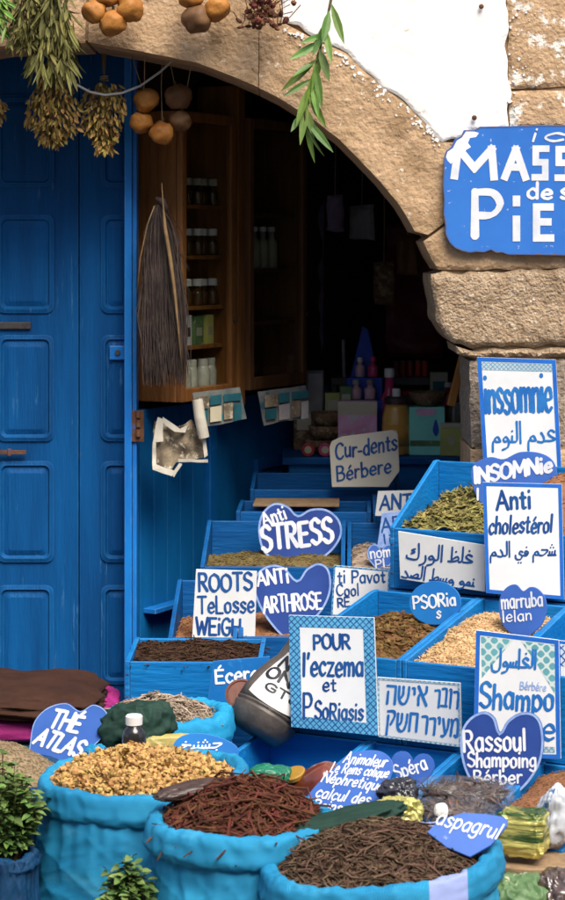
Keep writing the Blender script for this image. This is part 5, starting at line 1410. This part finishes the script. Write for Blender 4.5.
# ================================================================== BAGS, PACKS AND JARS AMONG THE SACKS
def cushion(name, label, cat, c, size, rz, mat, seed, wob=.25, tiltx=0, tilty=0, n=96, group=None, pinch=3.0, crease=.06, box=1.0):
    """soft filled bag or folded cloth: a rounded box with creases"""
    vs = []; fs = []
    m = n // 2
    for j in range(m + 1):
        ph = math.pi * j / m - math.pi / 2
        for i in range(n):
            a = 2 * math.pi * i / n
            def sp(v, e): return math.copysign(abs(v) ** e, v)
            x = sp(math.cos(ph), .7 * box) * sp(math.cos(a), 2 / pinch); y = sp(math.cos(ph), .7 * box) * sp(math.sin(a), 2 / pinch); z = sp(math.sin(ph), .8 * box)
            w1 = x * 2.2 + y * 1.4 + seed; k = 1 + wob * nz(x * 1.3 + seed, y * 1.3, z + seed) + crease * .7 * ((1 - 3 * abs(nz(x * 2.6 + seed * 2, y * 2.6 + x * 1.6, z * 2.2 + seed))) + .4 * (1 - 3 * abs(nz(w1 * 2, y * 5 - z * 3, seed + x * 4))) + .12 * (1 - 3 * abs(nz(x * 9 + seed, w1 * 4, z * 8))))
            k += crease * (.35 * crumple(x * 1.6 + seed, y * 1.6, z * 1.3 + x) + .15 * crumple(x * 3.5, y * 3.5 + seed, z * 2.5 - x))
            vs.append((x * size[0] * k, y * size[1] * k, z * size[2] * k))
    for j in range(m):
        for i in range(n): fs.append([j * n + i, j * n + (i + 1) % n, (j + 1) * n + (i + 1) % n, (j + 1) * n + i])
    o = MB().add(vs, fs).obj(name, mat, smooth=True)
    o.location = c; o.rotation_euler = (R(tiltx), R(tilty), R(rz))
    return tag(o, label, cat, group)


bench = thing('low_bench', 'low dark bench under the folded cloths by the door', 'bench', (-.95, 5.1, 0))
MB().box(0, .52, 0, .5, .40, .43).obj('seat', 'dim_wood', bench, bevel=.003)
for x in (.02, .46):
    for y in (.02, .44): MB().box(x, x + .04, y, y + .04, .002, .399).obj('leg', 'dim_wood', bench, bevel=.002)
cushion('folded_cloth', 'teal folded cloth at the bottom of the pile by the door', 'cloth', P(12, 742, 5.3) , (.24, .18, .045), 0, 'teal_cloth', 3, .06, pinch=5, crease=.03)
cushion('folded_cloth', 'magenta folded cloth in the middle of the pile by the door', 'cloth', P(6, 716, 5.32), (.215, .18, .042), 0, 'magenta_cloth', 5, .06, pinch=5, crease=.06)
cushion('folded_cloth', 'flat magenta cloth spread behind the brown blanket', 'cloth', P(50, 700, 5.45), (.17, .12, .030), 0, 'magenta_cloth', 8, .06, pinch=5, crease=.05)
cushion('folded_blanket', 'dark brown blanket on top of the pile by the door', 'blanket', P(28, 694, 5.33), (.185, .20, .036), 0, 'brown_cloth', 6.5, .16, pinch=4, crease=.09, tilty=2)
cushion('plastic_bag', 'dark green bag with folded creases behind the little black bottle', 'bag', P(132, 727, 4.84), (.085, .05, .050), -8, 'green_bag', 2.2, .30, crease=.11, tilty=-16, pinch=2.2)
t = thing('small_bottle', 'little black bottle with a white cap on the golden flowers', 'bottle', P(134, 758, 4.70))
MB().lathe([(.024, 0), (.027, .006), (.027, .05), (.023, .064), (.016, .07), (.016, .074)], 24).obj('body', 'dark_bottle', t, smooth=True)
MB().lathe([(.0185, .0742), (.019, .092), (.0165, .095)], 24).obj('cap', 'white_cap', t)
cushion('yellow_packet', 'yellowish printed packet behind the golden flowers', 'packet', P(170, 748, 4.80), (.055, .02, .030), 5, 'yellow_pack', 4.1, .1, pinch=5, box=.6)
cushion('plastic_bag', 'pale blue crumpled bag showing below the thé heart', 'bag', P(96, 758, 4.78), (.026, .03, .026), 10, 'sack_pale', 6.1, .3, crease=.15)
cushion('brown_packet', 'shiny dark brown packet on the edge of the red roots', 'packet', P(190, 790, 4.22), (.066, .028, .013), 14, 'brown_pack', 1.1, .15, pinch=4, crease=.12, tilty=-8)
cushion('plastic_bag', 'long dark green bag tucked behind the brown twigs', 'bag', P(326, 829, 4.14), (.15, .05, .026), 4, 'green_bag', 7.7, .2, crease=.12, tilty=-13)

# leaning clay jar with a paper label
ax = Vector((.50, .30, .82)).normalized()
base = P(262, 722, 5.08)
jar = thing('clay_jar', 'tilted grey brown jar with a hand lettered paper label', 'jar', base)
Mj = ax.to_track_quat('Z', 'Y').to_matrix().to_4x4()
# turn so that local -Y looks at the camera
yl = Mj.to_3x3().inverted() @ Vector((0, -1, .1)); ang = math.atan2(yl.x, -yl.y)
Mj = Mj @ Matrix.Rotation(ang, 4, 'Z')
prof = [(.055, -.035), (.070, -.02), (.078, .0), (.0815, .014), (.082, .018), (.078, .0205), (.078, .024), (.0815, .0265), (.0815, .030), (.0785, .032), (.0785, .0335), (.081, .034), (.080, .06), (.072, .10), (.058, .135), (.046, .16), (.042, .20), (.046, .21), (.042, .212), (.036, .20), (.0001, .19)]
MB().lathe([(.0001, -.035)] + prof, 40).xf(Mj).obj('body', 'clay_jar', jar, smooth=True)


def jr(z):
    pp = [(.081, .034), (.080, .06), (.072, .10), (.058, .135), (.046, .16), (.042, .20)]
    for i in range(len(pp) - 1):
        if z <= pp[i + 1][1]:
            k = (z - pp[i][1]) / (pp[i + 1][1] - pp[i][1]); return pp[i][0] + (pp[i + 1][0] - pp[i][0]) * max(0, k)
    return .042


def wrap(v2, faces, off, name, mat):
    vs = []
    for x, z in v2:
        r_ = jr(z) + off; a = x / .062
        vs.append((r_ * math.sin(a), -r_ * math.cos(a), z))
    MB().add(vs, faces).xf(Mj).obj(name, mat, jar)


gv = []; gf = []
nx_, nzz = 24, 18
for j in range(nzz + 1):
    for i in range(nx_ + 1):
        z = .044 + .125 * j / nzz; hw = .060 - .016 * j / nzz
        gv.append((-hw + 2 * hw * i / nx_, z - (.012 * (1 - (2 * i / nx_ - 1) ** 2) if j == 0 else 0)))
for j in range(nzz):
    for i in range(nx_): a = j * (nx_ + 1) + i; gf.append([a, a + 1, a + nx_ + 2, a + nx_ + 1])
wrap(gv, gf, .0012, 'label', 'white_board')
pts = []; faces = []
for l in (('NOi', -36, -128, 34, -128, 30, 8), ('ONZi', -46, -92, 48, -92, 28, 7.5), ('GTe', -30, -62, 36, -62, 19, 5)):
    for plg in text_polys(l):
        n0 = len(pts); pts += [Vector((p.x / 1000, -p.y / 1000)) for p in plg]; faces.append(list(range(n0, len(pts))))
r_ = delaunay_2d_cdt(pts, [], faces, 1, 1e-6)
fs = []
for t3, src in zip(r_[2], r_[5]):
    if not src: continue
    a, b, c = (r_[0][i] for i in t3[:3]); fs.append(list(t3) if (b - a).cross(c - a) > 0 else list(t3)[::-1])
wrap([(v.x, v.y) for v in r_[0]], fs, .0024, 'lettering', 'paint_black')
t = thing('loose_lid', 'round reddish brown lid leaning beside the clay jar', 'dish', P(241, 694, 5.12))  # reddish lid lying apart from the jar
MB().lathe([(.0001, -.006), (.034, -.006), (.038, -.003), (.038, .004), (.033, .005), (.031, .002), (.0001, .002)], 32).xf(Matrix.Rotation(R(-12), 4, 'Y') @ Matrix.Rotation(R(52), 4, 'X')).obj('disc', 'lid_red', t)

# lower bins
cushion('plastic_bag', 'bright green bag in the lower bin behind the red roots', 'bag', P(270, 776, 4.72), (.045, .03, .022), 0, 'bright_green_bag', 3.3, .2, crease=.12)
t = thing('amber_jar', 'amber jar with a yellow lid lying in the lower bin', 'jar', P(318, 787, 4.72), R(-12))
Ma = Matrix.Rotation(R(58), 4, 'Y') @ Matrix.Rotation(R(15), 4, 'X')
MB().lathe([(.0001, -.06), (.038, -.06), (.045, -.05), (.047, .02), (.042, .045), (.034, .055)], 28).xf(Ma).obj('body', 'amber', t, smooth=True)
MB().lathe([(.0001, 0), (.026, 0), (.027, .009), (.024, .011), (.0001, .011)], 28).xf(Matrix.Translation((-.052, -.004, .022)) @ Matrix.Rotation(R(-15), 4, 'Y') @ Matrix.Rotation(R(20), 4, 'X')).obj('lid', 'lid_yellow', t)
cushion('plastic_bag', 'black shiny bag with blue and white patches under the spera heart', 'bag', P(398, 793, 4.44), (.036, .03, .027), -20, 'black_bag', 5.1, .25, crease=.16, tilty=-20)
cushion('gold_packet', 'crumpled gold foil packet beside the black bag', 'packet', P(401, 811, 4.32), (.038, .028, .024), 0, 'gold_foil', 9.1, .25, crease=.22)
def clear_bag(label, c, size, rz, seed, count, tilty=0):
    o = cushion('clear_bag', label, 'bag', c, size, rz, 'clear_film', seed, .2, pinch=3, crease=.16, tilty=tilty)
    rnd = random.Random(seed); mb = MB()
    mb.blob((0, 0, -.001), (size[0] * .84, size[1] * .84, size[2] * .66), sub=3, wob=.3, seed=seed)
    for _ in range(count):
        v = Vector((rnd.gauss(0, 1), rnd.gauss(0, 1), rnd.gauss(0, 1))).normalized()
        p = Vector((v.x * size[0] * .86, v.y * size[1] * .86, v.z * size[2] * .72 - .001))
        piece(mb, 'herb' if rnd.random() < .6 else 'crumb', p * rnd.uniform(.9, 1.0), rnd, v)
    mb.obj('contents', 'brown_leaf', o)
    return o


PM('brown_leaf', (.12, .075, .055), (.05, .03, .024), 40, .8, .4, 120, island=.5, spec=.1)
clear_bag('clear bag of dark dried leaves lying on top of another in the lower bin', P(464, 793, 4.56), (.102, .06, .030), -6, 2.7, 900, -2)
clear_bag('clear bag of dark herbs underneath the larger clear bag', P(450, 810, 4.45), (.085, .05, .019), -4, 6.7, 500)
cushion('white_pebble', 'small rounded white stopper poking out under the clear bags', 'stopper', P(441, 811, 4.33), (.014, .014, .014), 0, 'white_cap', 1.7, .1)
t = thing('round_tray', 'round brown wooden tray holding the big foil packet', 'tray', P(528, 854, 4.32))
MB().lathe([(.0001, -.012), (.118, -.012), (.128, -.004), (.128, .006), (.121, .007), (.117, .0), (.0001, .0)], 48).obj('tray', 'wicker', t, smooth=False, bevel=.002)
PM('foil_bands', (.62, .55, .16), (.05, .10, .03), 9, .3, .8, 30, metal=.45, stretch=(.5, .5, 3.5), lo=.46, hi=.56, c3=(.80, .76, .45), c3t=.62, c3scale=14, dist=.008)
cushion('gold_packet', 'large crinkled gold and green foil packet on the brown tray', 'packet', P(522, 832, 4.27), (.047, .036, .041), -18, 'foil_bands', 3.4, .07, pinch=7, crease=.10, box=.42)
cushion('silver_bag', 'crumpled silver and white bag beside the gold packet', 'bag', P(556, 818, 4.34), (.036, .03, .055), 10, 'silver_bag', 4.7, .25, crease=.18, tilty=14)
t = thing('red_tub', 'red plastic tub under the brown tray', 'tub', P(532, 866, 4.36))
MB().lathe([(.09, -.425), (.10, -.40), (.118, -.03), (.122, -.028), (.122, .0), (.112, .0), (.0001, -.01)], 40).obj('tub', 'red_plastic', t, smooth=False)
t.location.z -= .0
cushion('herb_bag', 'clear bag of green herbs at the bottom right corner', 'bag', P(520, 903, 4.10), (.055, .05, .048), 0, 'green_label', 3.9, .2, crease=.14)
cushion('grey_bag', 'grey brown bag at the bottom right corner', 'bag', P(558, 900, 4.10), (.045, .05, .052), 0, 'clear_bag_dark', 5.9, .2, crease=.14)
st2 = thing('low_table', 'low dark table under the tub and bags at the bottom right', 'table', P(535, 0, 4.24) * 1.0)
st2.location = Vector((P(545, 0, 4.24).x, 4.24, 0))
st2.location = (P(540, 0, 4.1).x, 4.1, 0)
MB().box(-.085, .12, -.065, .085, .362, .378).obj('tabletop', 'dim_wood', st2, bevel=.003)
for x in (-.08, .09):
    for y in (-.06, .055): MB().box(x, x + .025, y, y + .025, .002, .3615).obj('leg', 'dim_wood', st2, bevel=.002)

# ================================================================== HANGING PRODUCE
def gourd(label, px, py, r_px, Y, mat, seed, cordlen, group):
    q = P(px, py, Y); r = r_px * Y / F
    g_ = MB().blob((0, 0, 0), (r, r, r * .92), sub=3, wob=.26, seed=seed).obj('dried_gourd', mat, smooth=True)
    g_.location = q; g_.rotation_euler = (0, R(20 * math.sin(seed * 3)), seed)
    tag(g_, label, 'gourd', group)
    MB().tube([(0, 0, r * .85), (.003, 0, r * 1.05), (.002, 0, r * 1.2)], [.006, .004, .005], 8).obj('stalk', 'stem', g_, smooth=True)
    MB().tube([(0, 0, r * 1.1), (0, .004, r + cordlen * .5), (0, .0, r + cordlen)], .0014, 5).obj('cord', 'twine', g_)


GG = 'dried gourds strung over the arch'
for k, (px, py, r, lab) in enumerate(((95, 12, 12.8, 'orange round dried gourd at the left of the left cluster over the arch'), (113, 23, 14, 'speckled brown dried gourd lowest in the left cluster over the arch'), (130, 9, 13.8, 'brown dried gourd at the right of the left cluster over the arch'), (108, -4, 12, 'dried gourd cut by the top edge in the left cluster over the arch'),
        (197, 19, 15, 'dark brown dried gourd lowest in the right cluster over the arch'), (217, 9, 13.5, 'orange brown dried gourd at the right of the right cluster over the arch'), (190, -3, 13, 'dried gourd cut by the top edge in the right cluster over the arch'))):
    gourd(lab, px, py, r, 5.87, 'gourd_dark' if k == 4 else 'gourd', k * 1.7 + .3, .25, GG)
for k, (px, py, r, m, lab) in enumerate(((146, 100, 13.4, 'gourd', 'topmost orange gourd of the cluster hanging inside the arch'), (141, 123, 11.6, 'gourd', 'left orange gourd of the cluster hanging inside the arch'), (162, 133, 12.6, 'gourd', 'lowest orange gourd of the cluster hanging inside the arch'), (180.5, 121, 11.6, 'gourd_dark', 'right brownish gourd of the cluster hanging inside the arch'), (178, 97, 13.5, 'gourd_dark', 'shadowed dark gourd above the cluster hanging inside the arch'))):
    gourd(lab, px, py, r, 6.12, m, k * 2.3 + 9, max(.06, 2.22 - P(px, py, 6.12).z), 'gourds hanging inside the arch')


def bunch(name, label, px0, px1, py0, py1, Y, mat, count, Lr, Wr, seed, droop=1.0, dep=.6, shape='tear', stem_to=None, dirv=(0, 0, -1), group=None, spread=.5):
    rnd = random.Random(seed)
    top = P((px0 + px1) / 2, py0, Y); s = Y / F
    hgt = (py1 - py0) * s; half = (px1 - px0) * .5 * s
    t = thing(name, label, 'herb bunch', top, 0, group)
    mb = MB()
    for _ in range(count):
        u = rnd.random() ** .8
        a = rnd.uniform(0, 6.283); q = math.sqrt(rnd.random())
        env = {'tear': min(1, .35 + 1.5 * u) * (1 if u < .75 else 1 - (u - .75) * 2.6), 'brush': .45 + .55 * u, 'oval': .35 + .65 * math.sin(math.pi * min(1, u + .12))}[shape]
        env *= 1 + .35 * nz(math.cos(a) * 1.5 + seed, math.sin(a) * 1.5, u * 4)
        p = Vector((math.cos(a) * q * env * half, math.sin(a) * q * env * half * dep, -u * hgt))
        out = Vector((math.cos(a), math.sin(a), 0)) * spread * q
        d = (Vector(dirv) * droop + out + Vector((rnd.gauss(0, .3), rnd.gauss(0, .3), rnd.gauss(0, .25))))
        mb.leaf(p, d, Vector((rnd.gauss(0, 1), -1, rnd.gauss(0, .6))), rnd.uniform(*Lr), rnd.uniform(*Wr), rnd.uniform(-.3, .4), rnd.uniform(.05, .4))
    mb.obj('leaves', mat, t)
    mb = MB()
    for k in range(9):
        a = k * .7; e = half * .5
        mb.tube([(math.cos(a) * .006, math.sin(a) * .006, (stem_to or .05)), (0, 0, 0), (math.cos(a) * e * .6, math.sin(a) * e * .4, -hgt * .4), (math.cos(a) * e, math.sin(a) * e * .5, -hgt * .75)], .0016, 5)
    mb.obj('stems', 'stem', t)
    MB().tube([(.011 * math.cos(k * .6), .011 * math.sin(k * .6), .004 + .0006 * k) for k in range(24)], .0018, 5).obj('tie', 'twine', t)
    return t


HB = 'dried herb bunches hanging at the top left'
bunch('herb_bunch', 'grey green dried herb bunch at the top left corner', 6, 50, -30, 45, 5.86, 'grey_leaf', 420, (.022, .045), (.006, .011), 1, group=HB, shape='brush')
bunch('herb_bunch', 'long leaved greener herb bunch hanging lowest at the top left', 30, 78, -20, 72, 5.84, 'grey_leaf', 380, (.035, .075), (.007, .012), 2, group=HB, shape='brush', spread=.25)
bunch('herb_bunch', 'fresh green leaves cut by the top left corner of the frame', -30, 11, -25, 28, 5.85, 'fresh_leaf', 160, (.03, .06), (.008, .014), 3, group=HB, shape='brush')
bunch('dried_bunch', 'wide golden brown dried bunch hanging in front of the blue door', 27, 79, 72, 142, 6.08, 'dry_leaf', 620, (.014, .032), (.006, .012), 4, group=HB, stem_to=.08)
bunch('dried_bunch', 'narrower golden dried bunch hanging beside the gourds', 82, 126, 82, 150, 6.10, 'dry_leaf', 620, (.012, .028), (.006, .012), 5, group=HB, shape='oval', stem_to=.08)
bunch('dried_bunch', 'pale dried bunch cut by the left edge of the frame', -38, 6, 88, 124, 6.08, 'dry_leaf', 260, (.014, .03), (.006, .012), 6, group=HB, stem_to=.12)

t = thing('pod_cluster', 'cluster of reddish brown dried pods and stalks over the arch', 'pods', P(265, -20, 5.86)); rnd = random.Random(4); s = 5.86 / F
mb = MB(); mt = MB()
for k in range(90):
    p = Vector((rnd.gauss(0, 12) * s, rnd.uniform(-.05, .02), -rnd.uniform(0, 52) * s * (1 - .02 * abs(rnd.gauss(0, 4)))))
    mb.blob(p, (rnd.uniform(.005, .011),) * 2 + (rnd.uniform(.008, .014),), Matrix.Rotation(rnd.uniform(0, 3), 3, 'X') @ Matrix.Rotation(rnd.uniform(0, 3), 3, 'Y'), 1, .4, k)
    mt.tube([p, p + Vector((rnd.gauss(0, .012), rnd.gauss(0, .006), rnd.uniform(.01, .03))), p + Vector((rnd.gauss(0, .02), 0, rnd.uniform(.03, .05)))], .0015, 4)
mb.obj('pods', 'red_pod', t); mt.obj('stalks', 'red_pod', t)

br_ = thing('leafy_branch', 'fresh green leafy branch hanging down the stone arch', 'branch', P(333, -5, 5.86)); rnd = random.Random(12); s = 5.86 / F
path = [(333, -30), (331, 0), (325, 30), (317, 60), (310, 85), (304, 108), (305, 128)]
lp = [Vector(((x - 333) * s, -.02 - .004 * i, -(y + 5) * s)) for i, (x, y) in enumerate(path)]
MB().tube(lp, [.004, .004, .0035, .003, .0025, .002, .001], 6).obj('stem', 'stem', br_, smooth=True)
mb = MB()
for (x, y, ex, ey, w) in ((331, 5, 344, 46, 8), (329, 12, 322, 45, 9), (327, 22, 312, 58, 8), (324, 35, 301, 45, 6), (322, 42, 289, 62, 8), (321, 45, 313, 92, 9), (319, 50, 329, 83, 9), (317, 60, 281, 92, 8), (315, 66, 322, 110, 8), (314, 70, 304, 118, 9), (311, 80, 283, 98, 6), (310, 86, 296, 128, 9), (308, 95, 326, 128, 8), (307, 100, 300, 146, 8), (306, 108, 314, 140, 8), (305, 118, 333, 154, 8), (305, 122, 316, 163, 7), (304, 112, 291, 132, 7), (325, 30, 331, 66, 7), (305, 126, 322, 158, 4), (316, 62, 292, 78, 6), (312, 78, 318, 120, 8)):
    a = Vector(((x - 333) * s, -.03 + rnd.uniform(-.012, .012), -(y + 5) * s)); b = Vector(((ex - 333) * s, -.045 + rnd.uniform(-.03, .02), -(ey + 5) * s))
    mb.leaf(a, b - a, Vector((rnd.gauss(0, .35), -1, rnd.gauss(.2, .3))), (b - a).length, w * s, rnd.uniform(-.08, .08), .12)
mb.obj('leaves', 'fresh_leaf', br_)

cb = [(55, 60), (62, 72), (75, 84), (90, 92), (105, 95), (122, 93), (140, 86), (160, 72), (178, 55)]
cp = [P(x, y, 6.02 + .012 * i) for i, (x, y) in enumerate(cb)]
o = MB().tube([q - cp[0] for q in cp], .0035, 8).obj('sagging_cable', 'cable', smooth=True); o.location = cp[0]; tag(o, 'pale cable sagging between the dried bunches and the arch', 'cable')


def mint(name, label, px0, px1, py0, py1, Y, count, seed, base_z):
    """bushy bunch of fresh mint in a plain bucket on the ground"""
    rnd = random.Random(seed); s = Y / F
    c = P((px0 + px1) / 2, py1, Y); hgt = (py1 - py0) * s; half = (px1 - px0) * .5 * s
    t = thing(name, label, 'plant', c)
    mb = MB(); ms = MB()
    for k in range(count):
        a = rnd.uniform(0, 6.283); q = rnd.random() ** .6
        tip = Vector((math.cos(a) * q * half, math.sin(a) * q * half * .8, hgt * (1 - .45 * q * q) * rnd.uniform(.55, 1)))
        root = Vector((tip.x * .35, tip.y * .35, -.03))
        ms.tube([root, root.lerp(tip, .6) + Vector((0, 0, .01)), tip], [.0018, .0014, .0008], 4)
        for j in range(7):
            u = .35 + .65 * j / 6
            p = root.lerp(tip, u)
            for sd in (0, math.pi):
                b = a + j * 1.57 + sd + rnd.gauss(0, .3)
                mb.leaf(p, Vector((math.cos(b), math.sin(b), rnd.uniform(-.15, .6))), Vector((rnd.gauss(0, .3), rnd.gauss(0, .3), 1)), rnd.uniform(.016, .032) * (1.15 - .3 * u), rnd.uniform(.011, .017), rnd.uniform(0, .5), rnd.uniform(.05, .3))
    mb.obj('leaves', 'mint_leaf', t); ms.obj('stems', 'stem', t)
    return t


sack('mint_sack', 'small dark blue sack holding the mint bunch at the left edge', 0, 848, 4.36, .078, 'sack_dark', 9.7, tube=.012)
mint('mint_bunch', 'bushy fresh mint bunch standing in the small dark sack at the left edge', -38, 42, 752, 852, 4.36, 120, 3, .5)
mint('mint_bunch', 'small mint bunch at the bottom edge between two blue sacks', 102, 152, 856, 920, 4.10, 45, 4, .4)
for px, Y, z0, lab in ((127, 4.10, P(127, 920, 4.10).z, 'dark bucket under the small mint bunch at the bottom edge'),):
    k = thing('dark_bucket', lab, 'bucket', at(px, Y, 0)); MB().lathe([(.045, .002), (.052, z0 - .02), (.056, z0), (.050, z0), (.0001, z0 - .03)], 24).obj('bucket', 'grey_tray', k)

# ================================================================== CAMERA AND LIGHT
cam = bpy.data.cameras.new('camera'); co = bpy.data.objects.new('camera', cam); COL.objects.link(co)
co.location = CAM; co.rotation_euler = (R(90), 0, 0)
cam.sensor_fit = 'VERTICAL'; cam.sensor_height = 36; cam.sensor_width = 36; cam.lens = F / 900 * 36
cam.shift_y = (HY - 450) / 900 
cam.clip_start = .05; cam.clip_end = 300
cam.dof.use_dof = True; cam.dof.focus_distance = 5.3; cam.dof.aperture_fstop = cam.lens / 1000 / .010
sc.camera = co

EL, AZ = R(55), R(180 - 24)
w = bpy.data.worlds.new('World'); sc.world = w; w.use_nodes = True
nt = w.node_tree; bg = nt.nodes['Background']
sky = nt.nodes.new('ShaderNodeTexSky'); sky.sky_type = 'NISHITA'; sky.sun_disc = False; sky.sun_elevation = EL; sky.sun_rotation = AZ; sky.air_density = 1; sky.dust_density = 3
nt.links.new(sky.outputs[0], bg.inputs[0]); bg.inputs[1].default_value = .10
sun = bpy.data.lights.new('sun', 'SUN'); so = bpy.data.objects.new('sun', sun); COL.objects.link(so)
sun.energy = 2.2; sun.angle = R(38); sun.color = (1, .93, .83)
d = Vector((math.sin(AZ) * math.cos(EL), math.cos(AZ) * math.cos(EL), math.sin(EL)))   # towards the sun
so.rotation_euler = d.to_track_quat('Z', 'Y').to_euler(); so.location = d * 20
sc.view_settings.view_transform = 'Standard'; sc.view_settings.look = 'None'; sc.view_settings.gamma = 1
sc.view_settings.exposure = 1.25
sc.cycles.max_bounces = 6; sc.cycles.transparent_max_bounces = 8
